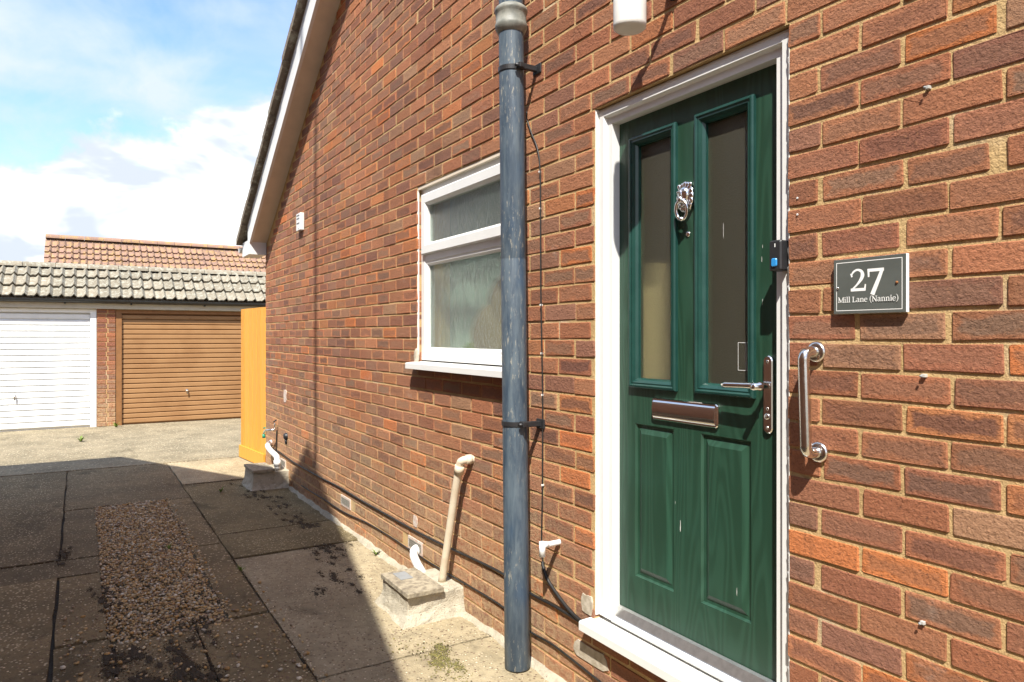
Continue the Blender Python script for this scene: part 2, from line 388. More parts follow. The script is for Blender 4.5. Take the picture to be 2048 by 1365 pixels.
def project(x, y, z):
    rx, ry = x, y + CAM_W; d = -rx * CA + ry * SA; l = rx * SA + ry * CA
    if d < .05: return None
    return 1024 + FPX * l / d, HORIZON - FPX * (z - CAM_H) / d, d

# ------------------------------------------------------------------ the ground
def ground_setting():
    g = MB(); g.add([(-400, -400, -.06), (400, -400, -.06), (400, 400, -.06), (-400, 400, -.06)], [(0, 1, 2, 3)])
    go = g.build('ground', 'earth'); tag(go, 'dark soil ground under and around the paving', kind='structure')
    b = MB(); b.add([(-12.5, -2.75, -.022), (6, -2.75, -.022), (6, .1, -.022), (-12.5, .1, -.022)], [(0, 1, 2, 3)])
    dv = b.build('driveway', 'joint'); tag(dv, 'concrete driveway of slabs with dark soil joints', kind='structure')
    ap = MB()
    n = 24
    xs = [-13.9, -9.02]; 
    ap.box(-13.9, -9.03, -8, 5, -.05, .001, .006)
    a = ap.build('garage_apron', 'apron'); tag(a, 'pale worn concrete apron before the garages', kind='structure')
    slabs = []
    # x0,x1,y0,y1,material
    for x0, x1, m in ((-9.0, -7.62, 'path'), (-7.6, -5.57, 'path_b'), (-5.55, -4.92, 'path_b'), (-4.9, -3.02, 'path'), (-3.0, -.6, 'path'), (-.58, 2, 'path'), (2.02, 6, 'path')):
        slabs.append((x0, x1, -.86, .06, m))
    for x0, x1, m in ((-6.98, -5.36, 'slab'), (-5.34, -3.9, 'slab')):
        slabs.append((x0, x1, -1.06, -.869, m))
    slabs += [(-9.0, -7.0, -1.826, -.869, 'slab_b'), (-3.86, -2.9, -1.218, -.869, 'slab'), (-3.84, -3.3, -1.575, -1.23, 'slab'), (-3.28, -2.2, -1.58, -1.229, 'slab_b'),
              (-2.88, -1.2, -1.218, -.869, 'slab'), (-2.18, 6, -1.58, -1.229, 'slab'), (-1.18, 6, -1.218, -.869, 'slab_b')]
    slabs += [(-6.98, -5.46, -1.82, -1.61, 'slab_b'), (-5.06, -3.95, -1.82, -1.61, 'slab'), (-3.93, -2.4, -1.82, -1.595, 'slab'), (-2.38, 6, -1.82, -1.595, 'slab'),
              (-9.0, -5.47, -2.72, -1.835, 'slab_b'), (-5.45, -5.08, -2.72, -1.61, 'slab_b'), (-5.06, -3.2, -2.72, -1.837, 'slab'), (-3.18, 6, -2.72, -1.837, 'slab')]
    for i, (x0, x1, y0, y1, m) in enumerate(slabs):
        me = MB(); nx = max(2, int((x1 - x0) / .16)); ny = max(2, int((y1 - y0) / .12)); rr = random.Random(i)
        dz = rr.uniform(-.004, .003); tilt = rr.uniform(-.003, .003)
        V = []
        for a2 in range(nx + 1):
            for b2 in range(ny + 1):
                jx = 0 if 0 < a2 < nx else rr.uniform(-.004, .004); jy = 0 if 0 < b2 < ny else rr.uniform(-.004, .004)
                e = -.004 if a2 in (0, nx) or b2 in (0, ny) else 0
                V.append((x0 + (x1 - x0) * a2 / nx + jx, y0 + (y1 - y0) * b2 / ny + jy, dz + tilt * (a2 / nx - .5) * 2 + e + rr.uniform(-.0012, .0012)))
        F = [(a2 * (ny + 1) + b2, (a2 + 1) * (ny + 1) + b2, (a2 + 1) * (ny + 1) + b2 + 1, a2 * (ny + 1) + b2 + 1) for a2 in range(nx) for b2 in range(ny)]
        k = len(V); rim = [a2 * (ny + 1) for a2 in range(nx + 1)] + [nx * (ny + 1) + b2 for b2 in range(1, ny + 1)] + [a2 * (ny + 1) + ny for a2 in range(nx - 1, -1, -1)] + [b2 for b2 in range(ny - 1, 0, -1)]
        for r0 in rim: V.append((V[r0][0], V[r0][1], -.05))
        for q in range(len(rim)): F.append((rim[q], rim[(q + 1) % len(rim)], k + (q + 1) % len(rim), k + q))
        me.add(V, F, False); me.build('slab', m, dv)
    # cement fillet along the wall foot
    rr = random.Random(3); f = MB(); V = []; N = 90
    for i in range(N + 1):
        x = -6.9 + 7.6 * i / N; wdt = .028 + rr.uniform(-.012, .016); h = .022 + rr.uniform(-.008, .010)
        V += [(x, -wdt, -.004), (x, -wdt * .45, h * .6), (x, .012, h)]
    F = [(i * 3 + k, (i + 1) * 3 + k, (i + 1) * 3 + k + 1, i * 3 + k + 1) for i in range(N) for k in range(2)]
    f.add(V, F, True); f.build('mortar_fillet', 'render', dv)
    return dv
DRIVE = ground_setting()

ICO = None
def scatter(name, pts, size, cols, m, parent=None, flat=.6, seed=1, sub=1):
    """many small rounded lumps in one mesh; pts = list of (x,y,z)"""
    rr = np.random.default_rng(seed)
    bm = bmesh.new(); bmesh.ops.create_icosphere(bm, subdivisions=sub, radius=1)
    bm.verts.index_update(); bv = np.array([v.co[:] for v in bm.verts]); bf = np.array([[v.index for v in f.verts] for f in bm.faces]); bm.free()
    n = len(pts); P = np.array(pts); nv = len(bv)
    sz = size[0] + (size[1] - size[0]) * rr.random(n) ** 1.6
    ax = np.stack([rr.uniform(.75, 1.35, n), rr.uniform(.7, 1.0, n), rr.uniform(flat * .7, flat * 1.2, n)], 1)
    V = bv[None] * (1 + rr.uniform(-.18, .18, (n, nv, 1))) * ax[:, None, :] * sz[:, None, None]
    th = rr.uniform(0, 6.28, n); tl = rr.uniform(-.5, .5, n)
    x, y, z = V[..., 0].copy(), V[..., 1].copy(), V[..., 2].copy()
    y2 = y * np.cos(tl)[:, None] - z * np.sin(tl)[:, None]; z2 = y * np.sin(tl)[:, None] + z * np.cos(tl)[:, None]
    V[..., 0] = x * np.cos(th)[:, None] - y2 * np.sin(th)[:, None]; V[..., 1] = x * np.sin(th)[:, None] + y2 * np.cos(th)[:, None]; V[..., 2] = z2
    V += P[:, None, :]
    F = (bf[None] + (np.arange(n) * nv)[:, None, None]).reshape(-1, 3)
    me = bpy.data.meshes.new(name); me.from_pydata(V.reshape(-1, 3).tolist(), [], F.tolist())
    me.polygons.foreach_set('use_smooth', [sub > 0] * len(F))
    cols = np.array(cols); ci = rr.integers(0, len(cols), n); cc = cols[ci] * rr.uniform(.75, 1.25, (n, 1))
    at = me.color_attributes.new('bcol', 'FLOAT_COLOR', 'POINT')
    full = np.concatenate([np.repeat(cc, nv, 0), np.ones((n * nv, 1))], 1); at.data.foreach_set('color', full.astype(np.float32).ravel())
    me.materials.append(M[m]); o = bpy.data.objects.new(name, me); COL.objects.link(o); attach(o, parent); return o

def gravel():
    b = MB(); b.add([(-7.0, -1.62, -.016), (-3.84, -1.62, -.016), (-3.84, -1.04, -.016), (-7.0, -1.04, -.016)], [(0, 1, 2, 3)])
    bed = b.build('gravel_bed', 'earth'); tag(bed, 'soil bed under the gravel strip', kind='structure')
    rr = random.Random(11); pts = []
    while len(pts) < 11500:
        x = rr.uniform(-7.02, -3.78); y = rr.uniform(-1.61, -1.02)
        edge = min(1, (x + 7.02) / .05)
        if x > -4.0 and rr.random() < (x + 4.0) / .26: continue
        if y > -1.08 and rr.random() < .6: continue
        pts.append((x, y, rr.uniform(-.014, .000)))
    for _ in range(420): pts.append((rr.gauss(-3.6, .5), rr.uniform(-1.8, -.8), .003))
    o = scatter('gravel', pts, (.0045, .0125), [(.52, .34, .14), (.46, .27, .09), (.64, .52, .33), (.38, .28, .17), (.58, .41, .20), (.70, .63, .49), (.28, .20, .13), (.54, .38, .18)], 'pebble', None, .65, 4)
    tag(o, 'golden brown gravel filling the strip between the driveway slabs', 'gravel', kind='stuff')
    # dry dark moss: mats broken into clumps, and crumbs along the joints
    pts = []; mats = []
    def mat_of(x, y, sx, sy, n):
        k = max(3, n // 40); cl = [(rr.gauss(x, sx), rr.gauss(y, sy), rr.uniform(.010, .045)) for _ in range(k)]; mats.extend(cl)
        for _ in range(n):
            cx, cy, q = rr.choice(cl); pts.append((rr.gauss(cx, q * 1.2), rr.gauss(cy, q * .55), .0))
    for a in ((-5.25, -.24, .26, .06, 2600), (-6.75, -.32, .28, .06, 1000), (-6.2, -.28, .28, .05, 700), (-4.75, -.33, .25, .06, 900), (-4.1, -.45, .22, .06, 500), (-5.55, -1.81, .10, .02, 600), (-4.55, -1.60, .10, .04, 700),
              (-3.5, -1.33, .10, .03, 1200), (-3.35, -1.45, .10, .04, 1300), (-3.66, -1.52, .06, .03, 800), (-3.25, -1.3, .12, .05, 900), (-3.75, -1.2, .15, .04, 400), (-3.6, -1.60, .08, .02, 600)): mat_of(*a)
    for (xa, xb, y, n) in ((-7, -2.2, -.865, 1100), (-9, -2.5, -1.831, 2200), (-7, -3, -1.60, 700), (-4, -2.2, -1.224, 600)):
        for _ in range(n):
            x = rr.uniform(xa, xb)
            if math.sin(x * 5.1) + math.sin(x * 13.7 + y) + rr.uniform(-.8, .8) > .1: pts.append((x, rr.gauss(y, .007), -.004))
    for (x, ya, yb, n) in ((-7.61, -.86, 0, 200), (-5.56, -.86, 0, 300), (-4.91, -.86, 0, 300), (-5.46, -2.4, -1.6, 300), (-5.07, -2.4, -1.6, 300), (-6.99, -1.8, -.87, 260)):
        for _ in range(n): pts.append((rr.gauss(x, .007), rr.uniform(ya, yb), -.004))
    o = scatter('dry_moss', pts, (.0014, .0048), [(.045, .033, .018), (.060, .042, .024), (.034, .026, .014), (.075, .056, .03)], 'moss', None, .40, 9)
    tag(o, 'dark dried moss crumbs scattered on the shaded slabs', 'moss', kind='stuff')
    mb = MB()
    for (x, y, q) in mats:
        if x > -2.9: continue
        n = 18; V = [(x, y, .0028)]
        for k in range(n):
            a = 2 * math.pi * k / n; r = q * .55 * rr.uniform(.7, 1.25); V.append((x + 1.5 * r * math.cos(a), y + .6 * r * math.sin(a), .0005))
        mb.add(V, [(0, 1 + k, 1 + (k + 1) % n) for k in range(n)], True)
    o = mb.build('moss_mat', 'moss_mat'); tag(o, 'thin dark brown moss mats spread over the shaded paving', 'moss', kind='stuff')
    pts = []
    for (x, y, sx, sy, n) in ((-2.93, -.33, .035, .020, 420), (-2.86, -.36, .03, .02, 300), (-2.75, -.36, .07, .05, 160), (-3.00, -.28, .03, .015, 260), (-3.1, -.4, .12, .05, 90), (-2.80, -.30, .03, .012, 200)):
        for _ in range(n): pts.append((rr.gauss(x, sx), rr.gauss(y, sy), .0))
    o = scatter('green_moss', pts, (.0015, .0055), [(.16, .15, .035), (.11, .11, .03), (.22, .19, .06), (.09, .075, .03)], 'moss', None, .45, 10)
    tag(o, 'olive green moss patch on the sunlit path near the blue pipe', 'moss', kind='stuff')
gravel()

# ------------------------------------------------------------------ the brick house
ROOF_M = .627
def soff(x): return 2.475 + ROOF_M * (x + 7.884)
APEX_X = -1.9
def gable(x): return soff(x) if x < APEX_X else soff(APEX_X) - ROOF_M * (x - APEX_X)
XL, XR = -7.975, 4.2
Z0 = 2.3315 - .075 * 31
DOOR = (-2.222, -1.326, Z0 + .075 * 4, 2.3315)
WIN = (-3.936, -2.832, Z0 + .075 * 17, 2.3315)
HOUSE = empty('brick_house', (-2, .1, 0), 'red brick gabled bungalow with a green front door and a drainpipe', 'house')
def brick_wall():
    w = MB(); y = .0034
    xs = [XL, WIN[0], WIN[1], DOOR[0], DOOR[1], XR]
    def quad(x0, x1, z0, z1): w.add([(x0, y, z0), (x1, y, z0), (x1, y, z1), (x0, y, z1)], [(0, 1, 2, 3)])
    zt = 2.3315
    quad(XL, WIN[0], -.05, zt); quad(WIN[0], WIN[1], -.05, WIN[2]); quad(WIN[1], DOOR[0], -.05, zt); quad(DOOR[0], DOOR[1], -.05, DOOR[2]); quad(DOOR[1], XR, -.05, zt)
    w.add([(XL, y, zt), (XR, y, zt), (XR, y, gable(XR)), (APEX_X, y, gable(APEX_X) - .02), (XL, y, soff(XL) + .02)], [(0, 1, 2, 3, 4)])
    for (x0, x1, z0, z1) in (WIN, DOOR):
        w.add([(x0, y, z0), (x0, .22, z0), (x0, .22, z1), (x0, y, z1)], [(0, 1, 2, 3)]); w.add([(x1, y, z0), (x1, .22, z0), (x1, .22, z1), (x1, y, z1)], [(0, 1, 2, 3)])
        w.add([(x0, y, z0), (x1, y, z0), (x1, .22, z0), (x0, .22, z0)], [(0, 1, 2, 3)]); w.add([(x0, y, z1), (x1, y, z1), (x1, .22, z1), (x0, .22, z1)], [(0, 1, 2, 3)])
    # side walls and back wall so the house is closed
    w.add([(XL, y, -.05), (XL, 9, -.05), (XL, 9, soff(XL)), (XL, y, soff(XL))], [(0, 1, 2, 3)])
    w.add([(XR, y, -.05), (XR, 9, -.05), (XR, 9, gable(XR)), (XR, y, gable(XR))], [(0, 1, 2, 3)])
    w.add([(XL, 9, -.05), (XR, 9, -.05), (XR, 9, gable(XR)), (APEX_X, 9, gable(APEX_X)), (XL, 9, soff(XL))], [(0, 1, 2, 3, 4)])
    wall = w.build('wall', 'mortar', HOUSE); wall['label'] = 'sandy yellow mortar behind the bricks'
    vents = [(-5.37, -5.15, 2), (-4.06, -3.85, 2), (-7.3, -7.1, 2)]
    items = []
    nrow = int((gable(APEX_X)) / .075) + 1
    rr = random.Random(21)
    for k in range(nrow):
        zb = Z0 + .075 * k; zt = zb + .075; zc = (zb + zt) / 2
        par = (30 - k) % 2          # row just under the door head is even
        off = -1.224 if par == 0 else -1.1115
        drift = .028 if (zb < 1.2) else 0
        i0 = math.floor((XL - off) / .225) - 1
        xs = [off + .225 * i for i in range(i0, i0 + 62)]
        xs2 = [x + rr.uniform(-.006, .006) for x in xs]
        for a, b in zip(xs2, xs2[1:]):
            pieces = [(max(a, XL - .005), min(b, XR))]
            for (x0, x1, z0, z1) in (WIN, DOOR):
                if zc > z0 and zc < z1:
                    q = []
                    for (p0, p1) in pieces:
                        if p1 <= x0 + .004 or p0 >= x1 - .004: q.append((p0, p1)); continue
                        if p0 < x0: q.append((p0, x0 + .006))
                        if p1 > x1: q.append((x1 - .006, p1))
                    pieces = q
            for p0, p1 in pieces:
                if p1 - p0 < .035: continue
                if zt > min(gable(p0), gable(p1)) + .05: continue
                items.append((p0, p1, zb, k))
    # merge slivers is not needed; decide which bricks show largest
    def area(it):
        p0, p1, zb, k = it
        a = project(p0, 0, zb); b = project(p1, 0, zb + .075)
        if not a or not b: return 0
        cx, cy = (a[0] + b[0]) / 2, (a[1] + b[1]) / 2
        if b[0] < 0 or a[0] > 2048 or cy < -20 or cy > 1390: return 0
        if 995 < cx < 1050: return 0
        vx = min(b[0], 2048) - max(a[0], 0); vy = abs(a[1] - b[1])
        return vx * vy
    order = sorted(range(len(items)), key=lambda i: -area(items[i])); single = set(order[:292])
    pal = [((.38, .155, .080), 5), ((.43, .180, .092), 4), ((.35, .145, .082), 4), ((.47, .185, .078), 1.5), ((.56, .185, .066), .7), ((.29, .135, .088), 2.2), ((.38, .205, .118), 1.4)]
    tot = sum(p for _, p in pal)
    def colour(rr, x, z):
        r = rr.uniform(0, tot)
        for c, p in pal:
            r -= p
            if r <= 0: break
        j = rr.uniform(.86, 1.16); g = rr.uniform(.94, 1.06)
        return (c[0] * j, c[1] * j * g, c[2] * j * g, rr.random())
    cache = {}
    def outline(L, H, rs):
        j = lambda a=.0020: rs.uniform(-a, a)
        c = .0015 + rs.uniform(0, .0035)
        return [(c, j()), (L * rs.uniform(.35, .65), j(.002)), (L - c, j()), (L + j(), c), (L + j(), H - c), (L - c, H + j()), (L * rs.uniform(.35, .65), H + j(.002)), (c, H + j()), (j(), H - c), (j(), c)]
    def geo(L, H, rs):
        o = outline(L, H, rs); n = len(o); ins = .0022; V = []
        tx, tz = rs.uniform(-.0016, .0016), rs.uniform(-.0012, .0012)
        for x, z in o: V.append((x, .032, z))
        for x, z in o: V.append((x, .0016 + rs.uniform(-.0009, .0009), z))
        for x, z in o:
            xi = min(max(x, ins), L - ins) ; zi = min(max(z, ins), H - ins)
            V.append((xi, tx * (xi / L - .5) + tz * (zi / H - .5) + rs.uniform(-.0008, .0008), zi))
        F = []
        for r in range(2):
            for q in range(n): F.append((r * n + q, r * n + (q + 1) % n, (r + 1) * n + (q + 1) % n, (r + 1) * n + q))
        F.append(tuple(2 * n + q for q in range(n)))
        return V, F
    def set_uv(me, L, H, loops):
        uv = me.uv_layers.new(name='UVMap'); uv.data.foreach_set('uv', loops)
    H = .0643
    def mesh_for(L, var):
        key = (round(L, 2), var)
        if key not in cache:
            Lk = key[0]; rs = random.Random(hash(key) & 0xffff); V, F = geo(Lk, H, rs)
            me = bpy.data.meshes.new('brick'); me.from_pydata(V, [], F)
            bm = bmesh.new(); bm.from_mesh(me); bmesh.ops.recalc_face_normals(bm, faces=bm.faces); bm.to_mesh(me); bm.free()
            lp = []
            for p in me.polygons:
                for vi in p.vertices: lp += [V[vi][0] / Lk, V[vi][2] / H]
            set_uv(me, Lk, H, lp); me.materials.append(M['brick']); cache[key] = me
        return cache[key]
    MV, MF, MC, MUV = [], [], [], []
    for i, (p0, p1, zb, k) in enumerate(items):
        rs = random.Random(i * 13 + 5); c = colour(rs, p0, zb)
        gap = .0098 + rs.uniform(-.0015, .0025); L = p1 - p0 - gap
        if p0 < -.99 < p1 and 1.80 < zb + .03 < 1.88: L -= .016
        if p0 < -.85 < p1 and 1.80 < zb + .03 < 1.95: L -= .010
        if rs.random() < .06: L -= .008
        x = p0 + gap / 2; z = zb + .0052 + rs.uniform(-.0015, .0015); y = rs.uniform(-.0014, .0008)
        if any(abs((p0 + p1) / 2 - (v0 + v1) / 2) < .12 and k == v2 for v0, v1, v2 in vents): continue
        if i in single:
            me = mesh_for(L, rs.randrange(7)); o = bpy.data.objects.new('brick', me); COL.objects.link(o)
            Lk = round(L, 2); o.location = (x + (L - Lk) / 2, y, z); o.parent = wall; o.color = c
            o.rotation_euler = (0, rs.uniform(-.006, .006), 0)
        else:
            V, F = geo(L, H, rs); b0 = len(MV)
            MV += [(x + a, y + b, z + d) for a, b, d in V]
            for f in F:
                MF.append([q + b0 for q in f])
                for q in f: MUV += [V[q][0] / L, V[q][2] / H]
            MC += [c] * len(V)
    me = bpy.data.meshes.new('brickwork'); me.from_pydata(MV, [], MF)
    set_uv(me, 1, 1, MUV)
    at = me.color_attributes.new('bcol', 'FLOAT_COLOR', 'POINT'); at.data.foreach_set('color', np.array(MC, dtype=np.float32).ravel())
    me.materials.append(M['brick_mass']); o = bpy.data.objects.new('brickwork', me); COL.objects.link(o); attach(o, HOUSE); o.parent = wall; o.matrix_parent_inverse = Matrix()
    tag(o, 'the smaller bricks of the wall farther from the door', kind='stuff')
    # air bricks
    for v0, v1, r in vents:
        z = Z0 + .075 * r; b = MB()
        b.box(v0 + .012, v1 - .012, -.002, .03, z + .008, z + .066, .002)
        vo = b.build('air_vent', 'vent', HOUSE); vo['label'] = 'small grey air vent in the brickwork'
        f = MB(); f.ring(v0, v1, z - .002, z + .075, [(0, .02), (0, -.004), (.013, -.004), (.013, .02)]); f.build('vent_surround', 'whitewash', vo)
        for q in range(4):
            s = MB(); s.box(v0 + .014, v1 - .014, -.006, .0, z + .014 + q * .0135, z + .020 + q * .0135); s.build('vent_slat', 'vent', vo)
    return wall
WALL = brick_wall()

def roof():
    d = Vector((1, 0, ROOF_M)).normalized(); nrm = Vector((-ROOF_M, 0, 1)).normalized()
    def slab(y0, y1, t0, t1, xa, xb, name, m, parent=HOUSE):
        b = MB()
        za, zb = soff(xa), soff(xb)
        b.add([(xa, y0, za + t0), (xa, y1, za + t0), (xa, y0, za + t1), (xa, y1, za + t1), (xb, y0, zb + t0), (xb, y1, zb + t0), (xb, y0, zb + t1), (xb, y1, zb + t1)],
              [(0, 1, 3, 2), (4, 6, 7, 5), (0, 4, 5, 1), (2, 3, 7, 6), (0, 2, 6, 4), (1, 5, 7, 3)])
        return b.build(name, m, parent)
    xe = -8.32
    rf = slab(-.19, 9.2, .245, .30, xe, APEX_X, 'roof', 'tile_dark')
    rf['label'] = 'tiled roof with a white barge board along the gable'
    # other slope
    b = MB(); x1 = XR + .35; z1 = gable(XR) - ROOF_M * .35; za = soff(APEX_X)
    b.add([(APEX_X, -.19, za + .245), (APEX_X, 9.2, za + .245), (APEX_X, -.19, za + .30), (APEX_X, 9.2, za + .30), (x1, -.19, z1 + .245), (x1, 9.2, z1 + .245), (x1, -.19, z1 + .30), (x1, 9.2, z1 + .30)],
          [(0, 1, 3, 2), (4, 6, 7, 5), (0, 4, 5, 1), (2, 3, 7, 6), (0, 2, 6, 4), (1, 5, 7, 3)])
    b.build('roof', 'tile_dark', HOUSE)
    bb = slab(-.176, -.150, -.012, .243, -8.02, APEX_X, 'barge_board', 'upvc', rf)
    sf = slab(-.148, .03, .0, .012, -7.93, APEX_X, 'soffit', 'soffit', rf)
    for k in range(26):                                   # verge tiles, one by one
        x = xe - .02 + k * .262; b = MB(); L = .31
        pts = []
        z = soff(x) + .26
        for s, up in ((0, .035), (L, .02)):
            pts.append((x + s, z + ROOF_M * s + up))
        y0 = -.235 + R.uniform(-.006, .006)
        V = []
        for (px, pz) in pts:
            for yy, dz in ((y0, -.035), (y0, .030), (y0 + .06, .045), (y0 + .17, .020), (y0 + .30, .020), (y0 + .30, -.03)): V.append((px, yy, pz + dz))
        n = 6; F = [(q, (q + 1) % n, n + (q + 1) % n, n + q) for q in range(n)] + [tuple(range(n)), tuple(range(n, 2 * n))]
        b.add(V, F); b.build('verge_tile', 'tile_dark', rf)
    # boxed eaves end
    b = MB(); b.box(-8.30, -7.93, -.178, -.001, 2.315, 2.47, .002)
    b.add([(-8.30, -.178, 2.47), (-8.30, -.152, 2.47), (-8.30, -.178, 2.44)], [])
    bx = b.build('eaves_box', 'upvc', rf)
    g = MB()
    V = []; n = 9
    for yy in (-.20, 9.2):
        for r in (.056, .052):
            for q in range(n): a = math.pi + math.pi * q / (n - 1); V.append((-8.37 + r * math.cos(a), yy, 2.42 + r * math.sin(a)))
    F = []
    for q in range(n - 1): F += [(q, q + 1, 2 * n + q + 1, 2 * n + q), (n + q, n + q + 1, 3 * n + q + 1, 3 * n + q), (q, q + 1, n + q + 1, n + q)]
    F.append(tuple(range(n)))
    g.add(V, F); g.build('eaves_gutter', 'upvc_old', rf)
roof()

def rooms():
    # plain rooms behind the glass
    for (x0, x1, yb, z1, nm) in ((-2.95, -.9, 3.2, 2.35, 'hall'), (-4.6, -2.97, 2.3, 2.4, 'wc')):
        b = MB(); y0 = .205
        V = [(x0, y0, .35), (x1, y0, .35), (x1, yb, .35), (x0, yb, .35), (x0, y0, z1), (x1, y0, z1), (x1, yb, z1), (x0, yb, z1)]
        b.add(V, [(0, 3, 7, 4), (1, 2, 6, 5), (3, 2, 6, 7), (4, 5, 6, 7)])
        rm = b.build('room_wall', 'dark_room', HOUSE, fix=False)
        f = MB(); f.add([(x0, y0, .352), (x1, y0, .352), (x1, yb, .352), (x0, yb, .352)], [(0, 1, 2, 3)]); f.build('room_floor', 'room_floor', rm)
    b = MB(); b.box(-2.62, -2.13, .30, .34, .36, 1.74, .01); b.build('inner_panel', 'room_white', HOUSE)
    b = MB(); V = []; n = 60
    for i in range(n + 1):
        x = -3.98 + 1.2 * i / n; y = .235 + .012 * math.sin(i * .9) + .006 * math.sin(i * .37)
        V += [(x, y, 1.1), (x, y, 2.36)]
    b.add(V, [(2 * i, 2 * i + 2, 2 * i + 3, 2 * i + 1) for i in range(n)], True); b.build('curtain', 'curtain', HOUSE, fix=False)
    b = MB(); b.ell((-3.28, .16, 1.42), (.22, .05, .20)); b.ell((-3.15, .16, 1.60), (.16, .04, .16)); b.build('folded_towel', 'room_floor', HOUSE)
    b = MB(); b.ell((-3.50, .15, 1.36), (.06, .04, .05)); b.build('sill_plant', 'leaf', HOUSE)
rooms()

# ------------------------------------------------------------------ window
def window():
    x0, x1, z0, z1 = WIN[0] + .006, WIN[1] - .006, WIN[2] + .022, 2.312
    w = MB(); w.ring(x0, x1, z0, z1, [(0, .10), (0, .028), (.046, .028), (.052, .036), (.052, .09)])
    win = w.build('window', 'upvc', HOUSE); win['label'] = 'white plastic window with two panes of obscured glass'
    zt = 1.92
    t = MB(); t.box(x0 + .05, x1 - .05, .0285, .09, zt - .035, zt + .02, .003); t.build('transom', 'upvc', win)
    c = MB(); c.ring(x0 + .034, x1 - .034, zt + .004, z1 - .034, [(0, .06), (0, .012), (.006, .008), (.052, .008), (.066, .022), (.066, .06)]); c.build('casement', 'upvc', win)
    l = MB(); l.ring(x0 + .05, x1 - .05, z0 + .05, zt - .034, [(0, .06), (0, .034), (.014, .034), (.026, .046), (.026, .06)]); l.build('glazing_bead', 'upvc', win)
    g = MB(); g.add([(x0 + .09, .040, zt + .06), (x1 - .09, .040, zt + .06), (x1 - .09, .040, z1 - .09), (x0 + .09, .040, z1 - .09)], [(0, 1, 2, 3)]); g.build('pane', 'glass_window', win, fix=False)
    g = MB(); g.add([(x0 + .07, .052, z0 + .07), (x1 - .07, .052, z0 + .07), (x1 - .07, .052, zt - .05), (x0 + .07, .052, zt - .05)], [(0, 1, 2, 3)]); g.build('pane', 'glass_window', win, fix=False)
    s = MB()
    V = []
    for x in (x0 - .035, x1 + .035): V += [(x, .10, z0 - .003), (x, -.058, z0 - .016), (x, -.062, z0 - .020), (x, -.062, z0 - .050), (x, -.054, z0 - .052), (x, -.050, z0 - .030), (x, .10, z0 - .022)]
    n = 7; F = [(q, (q + 1) % n, n + (q + 1) % n, n + q) for q in range(n)] + [tuple(range(n)), tuple(range(n, 2 * n))]
    s.add(V, F); s.build('sill', 'upvc', win)
    h = MB(); h.box(x0, x1, .006, .03, z1 + .001, z1 + .018); h.build('head_strip', 'soffit', win)
    ragged(win, x0 - .006, z0, z1, -1, .0055)
    e = MB(); e.ell((x0 - .01, .0, z0 + .02), (.03, .012, .05), 10, 8); e.build('cement_patch', 'cement_patch', win)
def ragged(parent, x, z0, z1, side, y, amp=.006, step=.012, base=.010):
    rr = random.Random(int(abs(x) * 1000)); n = int((z1 - z0) / step); V = []; ph = 0
    for i in range(n + 1):
        z = z0 + (z1 - z0) * i / n; ph = (ph + 1) % 6; a = base * .25 + amp * (ph / 6) * rr.uniform(.5, 1.3)
        V += [(x - side * base * .6, y + .008, z), (x, y - .001, z), (x + side * a, y + .0035, z), (x + side * a, y + .02, z)]
    F = [(i * 4 + k, (i + 1) * 4 + k, (i + 1) * 4 + k + 1, i * 4 + k + 1) for i in range(n) for k in range(3)]
    b = MB(); b.add(V, F, False); return b.build('sealant', 'sealant', parent, fix=False)
window()

